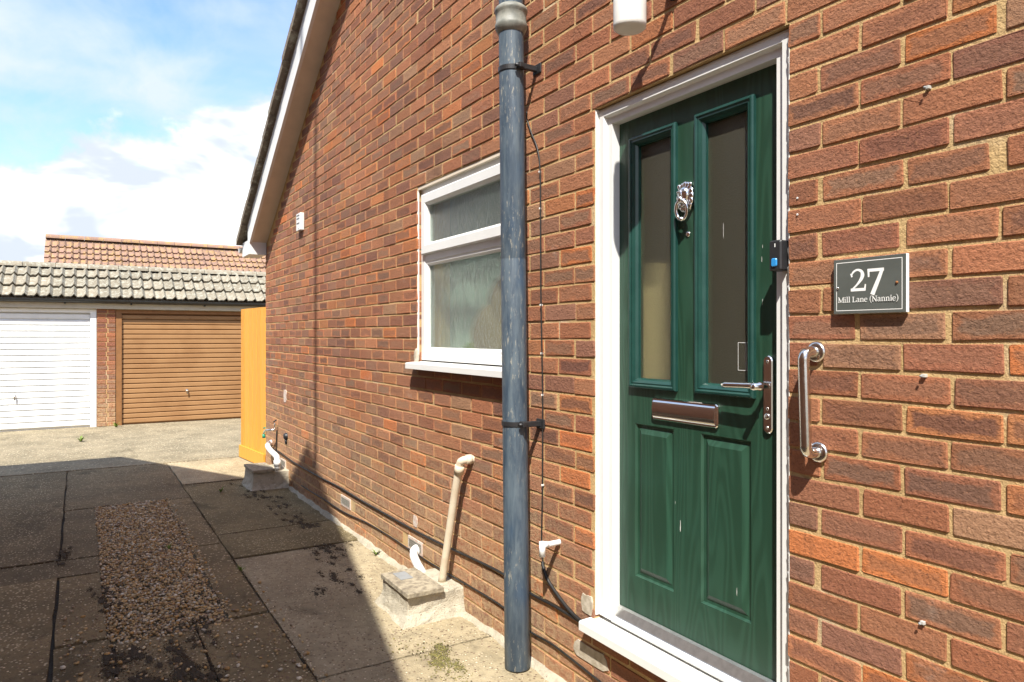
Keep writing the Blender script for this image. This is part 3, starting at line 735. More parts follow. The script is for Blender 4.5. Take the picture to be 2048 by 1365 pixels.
# ------------------------------------------------------------------ door
LY = .072
def rounded(x0, x1, z0, z1, r, y0, y1, seg=5, ch=.0025):
    pts = []
    for cx, cz, a0 in ((x1 - r, z0 + r, -90), (x1 - r, z1 - r, 0), (x0 + r, z1 - r, 90), (x0 + r, z0 + r, 180)):
        for k in range(seg + 1):
            a = math.radians(a0 + 90 * k / seg); pts.append((cx + r * math.cos(a), cz + r * math.sin(a), math.cos(a), math.sin(a)))
    n = len(pts); V = [(x, y1, z) for x, z, _, _ in pts] + [(x, y0 + ch, z) for x, z, _, _ in pts] + [(x - cx * ch, y0, z - sz * ch) for x, z, cx, sz in pts]
    F = [(r0 * n + k, r0 * n + (k + 1) % n, (r0 + 1) * n + (k + 1) % n, (r0 + 1) * n + k) for r0 in range(2) for k in range(n)] + [tuple(2 * n + k for k in range(n))]
    return V, F
def door():
    x0, x1, z0, z1 = DOOR[0] + .004, DOOR[1] - .004, DOOR[2] + .05, 2.328
    f = MB(); f.ring(x0, x1, z0, z1, [(0, .14), (0, .022), (.010, .018), (.032, .018), (.036, .026), (.040, .034), (.064, .034), (.064, .13)], bot=.2)
    dr = f.build('door', 'upvc', HOUSE); dr['label'] = 'green panelled front door with two frosted panes in a white frame'
    lx0, lx1, lz0, lz1 = -2.158, -1.390, .365, 2.268
    G = [(-2.085, -1.838, 1.252, 2.193, 1), (-1.748, -1.500, 1.252, 2.193, 1), (-2.063, -1.859, .543, 1.117, 0), (-1.730, -1.520, .547, 1.117, 0)]
    ins = .030
    xs = sorted({lx0, lx1} | {v for a in G for v in ((a[0] + (ins if a[4] else 0)), (a[1] - (ins if a[4] else 0)))})
    zs = sorted({lz0, lz1} | {v for a in G for v in ((a[2] + (ins if a[4] else 0)), (a[3] - (ins if a[4] else 0)))})
    l = MB()
    hole = lambda x, z: any(a[0] + (ins if a[4] else 0) < x < a[1] - (ins if a[4] else 0) and a[2] + (ins if a[4] else 0) < z < a[3] - (ins if a[4] else 0) for a in G)
    for i in range(len(xs) - 1):
        for j in range(len(zs) - 1):
            if hole((xs[i] + xs[i + 1]) / 2, (zs[j] + zs[j + 1]) / 2): continue
            l.add([(xs[i], LY, zs[j]), (xs[i + 1], LY, zs[j]), (xs[i + 1], LY, zs[j + 1]), (xs[i], LY, zs[j + 1])], [(0, 1, 2, 3)])
    l.ring(lx0, lx1, lz0, lz1, [(0, LY), (0, LY + .044)])
    l.build('leaf', 'green', dr)
    for (a, b, c, d, gl) in G:
        m = MB()
        if gl:
            m.ring(a, b, c, d, [(0, LY + .004), (0, LY - .012), (.004, LY - .017), (.010, LY - .018), (.015, LY - .013), (.020, LY - .014), (.030, LY - .006), (.036, LY + .004), (.036, LY + .030)])
            mo = m.build('glazing_moulding', 'green_trim', dr)
            g = MB(); g.add([(a + .03, LY + .016, c + .03), (b - .03, LY + .016, c + .03), (b - .03, LY + .016, d - .03), (a + .03, LY + .016, d - .03)], [(0, 1, 2, 3)]); g.build('pane', 'glass_door', dr, fix=False)
        else:
            m.ring(a, b, c, d, [(0, LY), (.006, LY + .008), (.016, LY + .009), (.036, LY - .001), (.040, LY - .001)], fill=True)
            m.build('raised_panel', 'green', dr)
    # weather bar, threshold, cill
    wb = MB(); V = []
    for x in (lx0 + .004, lx1 - .004): V += [(x, LY - .001, .405), (x, LY - .012, .400), (x, LY - .030, .372), (x, LY - .036, .366), (x, LY - .036, .358), (x, LY - .001, .358)]
    n = 6; wb.add(V, [(q, (q + 1) % n, n + (q + 1) % n, n + q) for q in range(n)] + [tuple(range(n)), tuple(range(n, 2 * n))]); wb.build('weather_bar', 'alu', dr)
    th = MB(); th.box(x0 + .062, x1 - .062, .030, LY + .04, .345, .356, .002); th.build('threshold', 'alu', dr)
    c = MB(); V = []
    for x in (x0 - .025, x1 + .025): V += [(x, .13, .346), (x, -.052, .338), (x, -.058, .333), (x, -.058, .303), (x, -.050, .3005), (x, -.046, .312), (x, .13, .318)]
    n = 7; c.add(V, [(q, (q + 1) % n, n + (q + 1) % n, n + q) for q in range(n)] + [tuple(range(n)), tuple(range(n, 2 * n))]); c.build('sill', 'upvc', dr)
    ragged(dr, x1 + .003, z0, z1 - .02, -1, .003, .006, .009, .012); ragged(dr, x0 - .001, z0, z1, 1, .006, .003, .02, .008)
    # letter plate
    lp = MB(); lp.add(*rounded(-1.962, -1.647, 1.143, 1.222, .012, LY - .010, LY, 4, .003)); po = lp.build('letter_plate', 'chrome', dr)
    fl = MB(); V = []; n = 9
    for x in (-1.952, -1.657):
        for q in range(n): a = math.radians(-78 + 156 * q / (n - 1)); V.append((x, LY - .008 - .011 * math.cos(a), 1.1825 + .031 * math.sin(a) / math.sin(math.radians(78))))
    fl.add(V, [(q, q + 1, n + q + 1, n + q) for q in range(n - 1)], True); fl.add(V, [tuple(range(n)), tuple(range(n, 2 * n))]); fl.build('letter_flap', 'chrome', dr)
    # handle
    hp = MB(); hp.add(*rounded(-1.466, -1.432, 1.150, 1.386, .0165, LY - .011, LY, 6, .003)); hp.build('handle_plate', 'chrome', dr)
    lv = MB(); lv.lathe([(.0, -.034), (.010, -.034), (.010, 0.0), (.014, .0)], YM(-1.449, LY - .044, 1.294) @ Matrix.Rotation(math.pi, 4, 'X') @ Matrix.Translation((0, 0, 0)), 14)
    lv.tube(smooth_path([(-1.449, LY - .008, 1.294), (-1.449, LY - .040, 1.294), (-1.456, LY - .052, 1.2945), (-1.480, LY - .056, 1.295), (-1.52, LY - .055, 1.294), (-1.585, LY - .053, 1.292)]), [.0085] * 10 + [.0095] * 21, 12)
    lv.build('lever', 'chrome', dr)
    cy = MB(); cy.lathe([(.0, .016), (.0085, .016), (.0095, .013), (.0095, .0)], YM(-1.449, LY, 1.202), 16); cy.box(-1.4505, -1.4475, LY - .018, LY - .0155, 1.196, 1.208); cy.build('lock_cylinder', 'steel', dr)
    for z in (1.368, 1.225, 1.168):
        sc = MB(); sc.lathe([(.0, .0125), (.0042, .0122), (.005, .011)], YM(-1.449, LY, z), 10); sc.build('screw', 'steel', dr)
    sp = MB(); sp.lathe([(0, .004), (.005, .005), (.009, .003), (.010, 0)], YM(-1.789, LY, 1.796), 14); sp.build('spy_hole', 'chrome', dr)
    # animal head knocker with a ring in its mouth
    k = MB(); kx, kz, ky = -1.790, 1.915, LY
    k.ell((kx, ky - .006, kz + .006), (.040, .020, .054), 20, 14)
    for q in range(16):
        a = 2 * math.pi * q / 16; k.ell((kx + .029 * math.cos(a), ky - .010, kz + .008 + .040 * math.sin(a)), (.013, .012, .015), 10, 8)
    k.ell((kx, ky - .018, kz + .014), (.026, .018, .030), 16, 10)
    k.ell((kx, ky - .036, kz - .004), (.010, .010, .012), 10, 8); k.ell((kx, ky - .033, kz + .014), (.007, .008, .018), 8, 6)
    for s in (-1, 1):
        k.ell((kx + s * .013, ky - .032, kz + .024), (.010, .006, .004), 8, 6); k.ell((kx + s * .010, ky - .033, kz - .010), (.010, .009, .007), 8, 6); k.ell((kx + s * .027, ky - .016, kz + .046), (.008, .006, .009), 8, 6)
    k.ell((kx, ky - .026, kz - .024), (.012, .010, .006), 8, 6)
    k.build('knocker', 'chrome', dr)
    r = MB(); r.tube([(kx + .026 * math.cos(a), ky - .030 - .004 * math.sin(a), kz - .038 + .033 * math.sin(a)) for a in [2 * math.pi * q / 26 for q in range(27)]], [.0062] * 27, 9, False); r.build('knocker_ring', 'chrome', dr)
    b = MB(); b.ell((kx, ky - .028, kz - .070), (.009, .010, .008), 10, 8); b.build('knocker_striker', 'chrome', dr)
    # small chips in the paint
    rr = random.Random(5)
    for (x, z, w, h) in ((-1.825, .78, .004, .045), (-1.575, .63, .002, .03), (-1.645, 1.79, .002, .05), (-1.475, 1.72, .002, .012), (-1.478, 1.68, .002, .02), (-1.475, 1.55, .002, .02), (-1.412, 1.86, .002, .05), (-1.85, .86, .0015, .012)):
        c = MB(); n = 7; V = [(x + .45 * w * math.cos(a) * rr.uniform(.6, 1.3), LY - .0012 - (.004 if z > 1.3 and x < -1.6 else 0), z + h / 2 * math.sin(a) * rr.uniform(.7, 1.2)) for a in [2 * math.pi * q / n for q in range(n)]]
        if x == -1.645: V = [(a, LY + .0145, c2) for a, _, c2 in V]
        c.add(V, [tuple(range(n))]); c.build('paint_chip', 'sealant', dr)
    p = MB(); p.ring(-1.585, -1.552, 1.335, 1.425, [(0, LY + .0152), (.0018, LY + .0152)]); p.build('sticker', 'sealant', dr)
    return dr
door()

# ------------------------------------------------------------------ things on the wall
def bell():
    e = empty('doorbell', (-1.356, .0, 1.63), 'slim black doorbell with a blue button on the white door frame', 'doorbell')
    b = MB(); b.add(*rounded(-1.382, -1.340, 1.632, 1.720, .006, -.016, .017, 4, .004)); b.build('body', 'black', e)
    b = MB(); b.add(*rounded(-1.3715, -1.3525, 1.644, 1.668, .005, -.020, -.014, 4, .002)); b.build('button', 'blue', e)
    b = MB(); b.box(-1.361, -1.359, -.0172, -.014, 1.700, 1.710); b.build('mark', 'white_print', e)
bell()

def stroke(mb, pts, ws, y, sm=6):
    """a ribbon along pts with widths ws, in plaque units mapped by F"""
    P = pts
    if sm:
        q = smooth_path([(a, 0, b) for a, b in pts], sm); P = [(v.x, v.z) for v in q]
        w2 = []
        for i in range(len(ws) - 1):
            for k in range(sm): w2.append(ws[i] + (ws[i + 1] - ws[i]) * k / sm)
        ws = w2 + [ws[-1]]
    V = []
    for i, (a, b) in enumerate(P):
        a0, b0 = P[max(i - 1, 0)]; a1, b1 = P[min(i + 1, len(P) - 1)]
        dx, dz = a1 - a0, b1 - b0; l = math.hypot(dx, dz) or 1; nx, nz = -dz / l, dx / l
        V += [(a + nx * ws[i] / 2, y, b + nz * ws[i] / 2), (a - nx * ws[i] / 2, y, b - nz * ws[i] / 2)]
    mb.add(V, [(2 * i, 2 * i + 1, 2 * i + 3, 2 * i + 2) for i in range(len(P) - 1)])
GLY = {  # serif letter strokes in a unit em: (points, widths, smooth)
 'M': (.95, [([(.14, 0), (.14, .70)], [.09, .09], 0), ([(.12, .70), (.46, .03)], [.13, .13], 0), ([(.46, .03), (.80, .70)], [.07, .07], 0), ([(.80, 0), (.80, .70)], [.13, .13], 0), ([(.02, .03), (.27, .03)], [.06, .06], 0), ([(.66, .03), (.95, .03)], [.06, .06], 0), ([(.0, .69), (.2, .69)], [.06, .06], 0), ([(.76, .69), (.94, .69)], [.06, .06], 0)]),
 'i': (.32, [([(.16, 0), (.16, .48)], [.12, .12], 0), ([(.02, .03), (.30, .03)], [.06, .06], 0), ([(.03, .46), (.18, .47)], [.06, .06], 0), ([(.15, .59), (.15, .71)], [.13, .13], 0)]),
 'l': (.32, [([(.16, 0), (.16, .74)], [.12, .12], 0), ([(.02, .03), (.30, .03)], [.06, .06], 0), ([(.03, .72), (.18, .73)], [.06, .06], 0)]),
 'L': (.62, [([(.17, 0), (.17, .70)], [.13, .13], 0), ([(.03, .035), (.58, .035)], [.07, .07], 0), ([(.03, .68), (.33, .68)], [.06, .06], 0), ([(.56, .02), (.585, .22)], [.07, .05], 0)]),
 'a': (.54, [([(.08, .37), (.14, .46), (.28, .48), (.38, .40), (.38, .2), (.385, .05), (.50, .03)], [.07, .06, .07, .11, .12, .10, .06], 5), ([(.38, .29), (.22, .27), (.09, .20), (.08, .09), (.18, .015), (.30, .05), (.38, .13)], [.05, .05, .08, .11, .07, .05, .05], 5)]),
 'n': (.62, [([(.14, 0), (.14, .47)], [.12, .12], 0), ([(.15, .36), (.27, .47), (.40, .46), (.47, .34), (.47, 0)], [.05, .07, .09, .12, .12], 5), ([(.02, .03), (.27, .03)], [.06, .06], 0), ([(.36, .03), (.60, .03)], [.06, .06], 0), ([(.02, .455), (.16, .46)], [.06, .06], 0)]),
 'e': (.52, [([(.07, .27), (.42, .27), (.41, .40), (.26, .48), (.10, .38), (.06, .22), (.14, .05), (.28, .01), (.44, .09)], [.05, .05, .09, .06, .09, .12, .10, .06, .04], 5)]),
 '(': (.34, [([(.30, .80), (.14, .58), (.09, .30), (.14, .04), (.30, -.18)], [.04, .08, .11, .08, .04], 6)]),
 ')': (.34, [([(.04, .80), (.20, .58), (.25, .30), (.20, .04), (.04, -.18)], [.04, .08, .11, .08, .04], 6)]),
 'N': (.78, [([(.14, 0), (.14, .70)], [.08, .08], 0), ([(.10, .70), (.64, 0)], [.14, .14], 0), ([(.64, 0), (.64, .70)], [.08, .08], 0), ([(.02, .03), (.28, .03)], [.06, .06], 0), ([(.50, .68), (.77, .68)], [.06, .06], 0), ([(.0, .68), (.2, .68)], [.06, .06], 0)]),
 ' ': (.26, [])}
def plaque():
    x0, x1, z0, z1 = -1.174, -.981, 1.503, 1.645; w, h = x1 - x0, z1 - z0
    e = empty('house_plaque', (-1.078, 0, 1.503), 'dark grey house number plaque reading 27 with a thin white border', 'plaque')
    b = MB(); b.box(x0, x1, -.0135, -.002, z0, z1, .0008); b.build('backing', 'white_print', e)
    b = MB(); b.box(x0 + .0004, x1 - .0004, -.0160, -.0137, z0 + .0004, z1 - .0004, .0005); fr = b.build('face', 'grey', e)
    b = MB(); b.ring(x0 + .0078, x1 - .0085, z0 + .0075, z1 - .0085, [(0, -.0163), (.0017, -.0163)]); b.build('border', 'white_print', e)
    cnt = [0]
    def yy(): cnt[0] += 1; return -.0163 - .00003 * cnt[0]
    def T(pts): return [(x0 + u * w, z0 + v * h) for u, v in pts]
    d2 = MB()
    stroke(d2, T([(.262, .690), (.295, .755), (.350, .785), (.405, .755), (.422, .685), (.400, .610), (.345, .520), (.272, .432)]), [.0035, .0050, .0052, .0075, .0100, .0085, .0050, .0040], yy(), 6)
    stroke(d2, T([(.255, .428), (.458, .428)]), [.0075, .0075], yy(), 0)
    stroke(d2, T([(.452, .405), (.463, .520)]), [.0055, .0032], yy(), 0)
    stroke(d2, T([(.259, .725), (.272, .660)]), [.0050, .0040], yy(), 0)
    d2.build('numeral', 'white_print', e)
    d7 = MB()
    stroke(d7, T([(.495, .760), (.715, .760)]), [.0078, .0078], yy(), 0)
    stroke(d7, T([(.505, .785), (.508, .640)]), [.0060, .0042], yy(), 0)
    stroke(d7, T([(.690, .755), (.645, .600), (.600, .460), (.558, .325)]), [.0085, .0098, .0108, .0115], yy(), 5)
    d7.build('numeral', 'white_print', e)
    txt = 'Mill Lane (Nannie)'; tot = sum(GLY[c][0] for c in txt); sx = .845 * w / tot; sz = .098 * h / .70
    px = x0 + .068 * w; base = z0 + .205 * h
    for c in txt:
        adv, st = GLY[c]
        if st:
            g = MB()
            for pts, ws, sm in st: stroke(g, [(px + a * sx, base + b2 * sz) for a, b2 in pts], [q * .0168 for q in ws], yy(), sm)
            g.build('letter', 'white_print', e)
        px += adv * sx
    for (u, m) in ((.065, 'steel'), (.885, 'rust')):
        s = MB(); s.lathe([(0, .0195), (.0022, .0192), (.0034, .0175), (.0036, .016)], YM(x0 + u * w, 0, z0 + (.475 if u < .5 else .515) * h), 12); s.build('screw', m, e)
plaque()

def grab_rail():
    e = empty('grab_rail', (-1.232, 0, 1.132), 'polished steel grab rail screwed to the bricks beside the door', 'grab rail')
    xt, zt, xb, zb = -1.236, 1.402, -1.229, 1.130; n = .055
    pts = [(xt, -.006, zt), (xt, -.030, zt), (xt, -.046, zt - .004), (xt, -n + .001, zt - .016), (xt, -n, zt - .034), (xt * .5 + xb * .5, -n, (zt + zb) / 2), (xb, -n, zb + .034), (xb, -n + .001, zb + .016), (xb, -.046, zb + .004), (xb, -.030, zb), (xb, -.006, zb)]
    t = MB(); t.tube(smooth_path(pts, 5), .0152, 20); t.build('rail', 'steel', e)
    for x, z in ((xt, zt), (xb, zb)):
        f = MB(); f.lathe([(0, .0120), (.016, .0118), (.0235, .0100), (.0280, .0060), (.0290, .003), (.0290, -.002)], YM(x, 0, z), 28); f.build('flange', 'steel', e)
grab_rail()

def drainpipe():
    e = empty('drainpipe', (-2.65, -.085, 0), 'weathered dark blue soil drainpipe with a grey collar standing between window and door', 'drainpipe')
    bot = Vector((-2.650, -.088, .0)); top = Vector((-2.712, -.090, 3.5)); ax = (top - bot).normalized()
    def at(z): return bot + (top - bot) * (z / 3.5)
    def mt(z): p = at(z); return Matrix.Translation(p) @ Vector((0, 0, 1)).rotation_difference(ax).to_matrix().to_4x4()
    s = MB(); s.lathe([(0, .004), (.053, .004), (.0555, .008), (.0552, .6), (.0552, 1.2), (.0552, 1.778), (.0545, 1.781), (.0552, 1.784), (.0552, 2.3), (.0552, 2.80)], mt(0), 40); s.build('shaft', 'pipe', e)
    c = MB(); c.lathe([(.054, 0), (.0600, .004), (.0690, .022), (.0715, .030), (.0715, .040), (.0675, .046), (.0675, .088), (.0725, .094), (.0735, .104), (.070, .112), (.062, .118), (.058, .122), (.054, .124)], mt(2.775), 40); c.build('collar', 'collar', e)
    u = MB(); u.lathe([(.0535, 0), (.0535, .6)], mt(2.885), 40); u.build('upper_pipe', 'pipe', e)
    for z in (1.065, 2.615):
        p = at(z); b = MB(); V = []; n = 22
        for q in range(n):
            a = math.radians(200 + 185 * q / (n - 1)); ca, sa = math.cos(a), math.sin(a)
            for r, dz in ((.0565, -.010), (.0595, -.010), (.0595, .010), (.0565, .010)): V.append((p.x + r * ca, p.y + r * sa, z + dz))
        F = [(q * 4 + k, q * 4 + (k + 1) % 4, q * 4 + 4 + (k + 1) % 4, q * 4 + 4 + k) for q in range(n - 1) for k in range(4)] + [(0, 1, 2, 3), tuple((n - 1) * 4 + k for k in range(4))]
        b.add(V, F); cl = b.build('pipe_clip', 'black', e)
        g = MB(); g.box(p.x + .052, p.x + .088, p.y - .012, p.y + .012, z - .011, z + .013, .004); g.box(p.x + .060, p.x + .080, p.y, .002, z - .012, z + .012, .003); g.box(p.x + .045, p.x + .105, -.008, .002, z - .022, z + .020, .003)
        g.lathe([(0, .014), (.007, .013), (.008, 0)], YM(p.x + .074, p.y - .012, z), 10); g.build('bracket', 'black', cl)
drainpipe()

def lamp():
    x = -1.776
    e = empty('wall_lamp', (x, 0, 2.62), 'white cylindrical outdoor wall lamp hanging above the door', 'lamp')
    s = MB(); s.lathe([(0, 2.432), (.030, 2.432), (.046, 2.434), (.0525, 2.440), (.0530, 2.450), (.0530, 2.665), (.050, 2.67), (0, 2.67)], Matrix.Translation((x, -.20, 0)), 36); s.build('shade', 'upvc_old', e)
    c = MB(); c.lathe([(.035, 2.672), (.050, 2.672), (.050, 2.70), (.02, 2.72), (0, 2.72)], Matrix.Translation((x, -.20, 0)), 28); c.build('cap', 'black', e)
    a = MB(); a.tube(smooth_path([(x, .0, 2.612), (x, -.06, 2.618), (x, -.12, 2.66), (x, -.16, 2.71), (x, -.20, 2.712)]), .010, 10); a.build('arm', 'black', e)
    p = MB(); p.lathe([(0, .030), (.022, .028), (.030, .018), (.036, .002), (.036, 0)], YM(x, .002, 2.613), 20); p.build('backplate', 'black', e)
lamp()

def cable(name, pts, r, label, wav=.0, clips=(), mtl='cable'):
    e = empty(name, pts[0], label, 'cable'); rr = random.Random(len(pts) * 7)
    q = smooth_path([(x, y + 0, z + rr.uniform(-wav, wav)) for x, y, z in pts], 7)
    b = MB(); b.tube(q, r, 8); b.build('cable_run', mtl, e)
    for (x, z) in clips:
        c = MB(); c.box(x - .0025, x + .0025, -.008 - r, .002, z - .004, z + .004, .0008); c.build('cable_clip', 'sealant' if mtl == 'cable_w' or r < .004 else 'black', e)
    return e
yc = -.007
cable('cable', [(-7.9, yc, .285), (-7.328, yc, .281), (-6.9, yc, .268), (-6.57, yc, .264), (-5.937, yc, .266), (-5.402, yc, .279), (-4.9, yc, .282), (-4.545, yc, .284), (-3.962, yc, .285), (-3.552, yc, .298), (-3.15, yc, .310), (-2.904, yc, .318), (-2.685, yc, .304), (-2.489, yc, .309), (-2.313, yc, .306), (-2.2, yc, .29)], .0062,
      'thick black cable clipped along the low brickwork from the gate to the door', .006, [(-6.57, .264), (-5.7, .272), (-5.1, .28), (-4.4, .284), (-3.75, .292), (-2.6, .306)])
cable('cable', [(-6.5, yc, .105), (-6.24, yc, .106), (-5.795, yc, .106), (-5.28, yc, .119), (-4.737, yc, .140), (-4.279, yc, .148), (-4.038, yc, .146), (-3.5, yc, .155), (-2.951, yc, .161), (-2.685, yc, .138), (-2.489, yc, .138), (-2.2, yc, .12), (-1.9, yc, .10)], .0045,
      'thin black cable sagging just above the path along the wall', .008, [(-5.6, .11), (-4.5, .144), (-3.3, .157), (-2.8, .152)])
cable('cable', [(-2.68, -.02, 2.44), (-2.70, -.006, 2.415), (-2.665, -.005, 2.345), (-2.616, -.005, 2.261), (-2.596, -.005, 2.159), (-2.592, -.005, 1.9), (-2.589, -.005, 1.603), (-2.577, -.005, 1.213), (-2.577, -.005, .9), (-2.580, -.005, .70), (-2.583, -.006, .56), (-2.572, -.006, .47)], .0034,
      'thin black wire dropping down the bricks beside the drainpipe', .0, [(-2.598, 2.16), (-2.594, 2.0), (-2.589, 1.58), (-2.583, 1.37), (-2.577, 1.19), (-2.577, .80), (-2.583, .50)])
cable('cable', [(-2.572, -.006, .47), (-2.566, -.010, .455), (-2.540, -.010, .415), (-2.50, -.009, .385), (-2.42, -.009, .345), (-2.34, -.010, .318), (-2.24, -.012, .305)], .0075,
      'short thick black cable curving from the thin wire down to the door sill', .0)

def overflow():
    e = empty('overflow_pipe', (-2.455, 0, .583), 'short white overflow pipe with a downturned end beside the drainpipe', 'pipe')
    b = MB(); b.tube(smooth_path([(-2.455, .01, .583), (-2.456, -.04, .582), (-2.457, -.078, .581)], 3), .0115, 14); b.build('spout', 'upvc', e)
    b = MB(); b.tube([(-2.457, -.086, .596), (-2.457, -.086, .535)], .0135, 14); b.tube([(-2.457, -.060, .582), (-2.457, -.088, .582)], .0135, 14); b.build('elbow', 'upvc', e)
overflow()
def waste(name, label, pts, r, m, fit=(), rf=None):
    e = empty(name, pts[0], label, 'pipe'); b = MB(); b.tube(smooth_path(pts, 5), r, 16); b.build('pipe_run', m, e)
    for p, q in fit:
        c = MB(); c.tube([p, q], r * 1.22, 16); c.build('coupling', m, e)
waste('waste_pipe', 'long cream waste pipe slanting down the wall into the nearer drain box', [(-3.23, .01, .815), (-3.235, -.03, .815), (-3.245, -.052, .808), (-3.262, -.058, .780), (-3.32, -.060, .60), (-3.39, -.062, .36), (-3.462, -.064, .12)], .0205, 'cream_pipe',
      [((-3.233, -.004, .816), (-3.237, -.034, .815)), ((-3.258, -.058, .785), (-3.272, -.058, .742))])
waste('waste_pipe', 'short white waste pipe poking out of the wall above the nearer drain box', [(-3.93, .01, .176), (-3.90, -.03, .174), (-3.84, -.06, .170), (-3.74, -.085, .158), (-3.64, -.10, .14)], .024, 'upvc', [((-3.935, .0, .178), (-3.90, -.03, .175))])
waste('waste_pipe', 'white waste pipe beside the gate bending down into the farther drain box', [(-7.70, .0, .335), (-7.60, -.06, .318), (-7.35, -.085, .300), (-7.10, -.095, .290), (-7.03, -.097, .270), (-7.02, -.097, .17)], .027, 'upvc', [((-7.03, -.097, .255), (-7.02, -.097, .20))])
# cement around the short pipe, whitewashed bricks
def patch(name, x0, x1, z0, z1, m, label, cat):
    rr = random.Random(int(abs(x0) * 100)); n = 14; b = MB(); V = []
    for q in range(n):
        a = 2 * math.pi * q / n; ca, sa = math.cos(a), math.sin(a); s = 1 / max(abs(ca), abs(sa))
        V.append(((x0 + x1) / 2 + (x1 - x0) / 2 * ca * s * rr.uniform(.9, 1.05), -.0035, (z0 + z1) / 2 + (z1 - z0) / 2 * sa * s * rr.uniform(.88, 1.05)))
    V += [(x, .006, z) for x, _, z in V]
    b.add(V, [tuple(range(n))] + [(q, (q + 1) % n, n + (q + 1) % n, n + q) for q in range(n)])
    o = b.build(name, m, WALL); o['label'] = label
patch('repair_brick', -2.352, -2.132, .157, .224, 'cement_patch', 'grey cement faced brick under the door sill', 'patch')
patch('repair_patch', -3.985, -3.93, .305, .372, 'whitewash', 'pale paint mark on the brickwork', 'patch')
patch('repair_patch', -7.17, -7.06, .80, .92, 'whitewash', 'pale paint mark on the brickwork', 'patch')
patch('repair_patch', -2.30, -2.23, .347, .42, 'cement_patch', 'dab of mortar at the door jamb', 'patch')

def drain_box(x0, x1, y0, h, label, seed):
    e = empty('drain_box', ((x0 + x1) / 2, y0 / 2, 0), label, 'drain box'); rr = random.Random(seed)
    b = MB(); n = 7
    V = []; 
    rings = [(.035, -.003), (.022, .012), (.006, .045), (.0, h * .55), (.0, h - .008), (-.008, h)]
    for k, (ex, z) in enumerate(rings):
        P = []
        for q in range(n): P.append((x0 - ex + (x1 - x0 + 2 * ex) * q / (n - 1), y0 - ex))
        for q in range(1, n): P.append((x1 + ex, y0 - ex + (-y0 + ex + .01) * q / (n - 1)))
        for q in range(1, n): P.append((x1 + ex - (x1 - x0 + 2 * ex) * q / (n - 1), .01))
        for q in range(1, n - 1): P.append((x0 - ex, .01 + (y0 - ex - .01) * q / (n - 1)))
        m = len(P)
        for (x, y) in P: V.append((x + rr.uniform(-.005, .005) * (1.6 if k < 2 else .8), y + rr.uniform(-.005, .005) * (1.6 if k < 2 else .8), z + rr.uniform(-.003, .003) * (k > 0)))
    F = [(k * m + q, k * m + (q + 1) % m, (k + 1) * m + (q + 1) % m, (k + 1) * m + q) for k in range(len(rings) - 1) for q in range(m)] + [tuple((len(rings) - 1) * m + q for q in range(m))]
    b.add(V, F); b.build('surround', 'render', e)
    l = MB(); l.box(x0 + .01, x1 + .028, y0 - .012, y0 + .19, h + .002, h + .028, .004); lid = l.build('lid', 'timber_lid', e)
    lid['label'] = 'weathered grey board lid'
    if seed == 1:
        p = MB(); p.box(x0 + .05, x0 + .17, y0 + .04, y0 + .11, h + .0285, h + .031, .001); p.build('lead_patch', 'lead', e)
drain_box(-3.68, -3.33, -.315, .135, 'rendered concrete drain box with a weathered lid below the slanting cream pipe', 1)
drain_box(-7.38, -6.98, -.325, .160, 'rendered concrete drain box with a dark lid beside the yellow gate', 2)

def tap():
    e = empty('outside_tap', (-7.5, 0, .36), 'small outside tap with green handle and connector on the wall by the gate', 'tap')
    b = MB(); b.tube(smooth_path([(-7.42, .0, .50), (-7.42, -.05, .50), (-7.45, -.08, .495), (-7.52, -.10, .485), (-7.58, -.10, .46), (-7.59, -.10, .42)]), .011, 10); b.tube([(-7.42, -.03, .50), (-7.40, -.035, .57)], .007, 8); b.build('spout', 'steel', e)
    m, t, p = mat('green_plastic'); p.inputs['Base Color'].default_value = (.02, .25, .14, 1); M['green_plastic'] = m
    b = MB(); b.tube([(-7.59, -.10, .44), (-7.59, -.10, .40)], .016, 10); b.tube([(-7.54, -.10, .51), (-7.60, -.10, .50)], .008, 8); b.build('connector', 'green_plastic', e)
    b = MB(); b.tube(smooth_path([(-7.42, -.01, .49), (-7.425, -.012, .40), (-7.44, -.012, .30), (-7.44, -.012, .26)]), .007, 8); b.build('feed_pipe', 'cable', e)
    b = MB(); b.tube([(-7.435, -.04, .575), (-7.365, -.03, .60)], .007, 8); b.build('handle', 'black', e)
tap()
def cap_thing():
    e = empty('socket_cover', (-7.05, 0, .45), 'round black cable cover on the bricks near the tap', 'cover')
    b = MB(); b.lathe([(0, .035), (.024, .030), (.032, .015), (.034, 0)], YM(-7.05, 0, .475), 18); b.build('cover', 'black', e)
    b = MB(); b.tube([(-7.05, -.010, .45), (-7.045, -.008, .40)], .012, 8); b.build('cable_gland', 'black', e)
cap_thing()
def alarm():
    x0, x1, z0, z1 = -6.60, -6.42, 2.395, 2.55
    e = empty('wall_vent_box', (-6.51, 0, z0), 'small white slotted box high on the brick wall near the roof', 'vent box')
    b = MB(); b.box(x0 + .03, x1 - .01, -.035, .002, z0, z1, .004); b.build('body', 'upvc', e)
    for z in (2.415, 2.46, 2.502, 2.53):
        if z == 2.415: continue
        s = MB(); s.box(x0 + .055, x1 - .04, -.0372, -.034, z - .004, z + .004); s.build('slot', 'black', e)
    s = MB(); s.lathe([(0, .003), (.006, .002), (.007, 0)], YM(x1 - .07, -.035, 2.412), 10); s.build('sensor_eye', 'lead', e)
alarm()
names = ['uppermost white cable clip on the bricks right of the door', 'white cable clip on the bricks level with the grab rail top', 'lowest white cable clip on the bricks low right of the door']
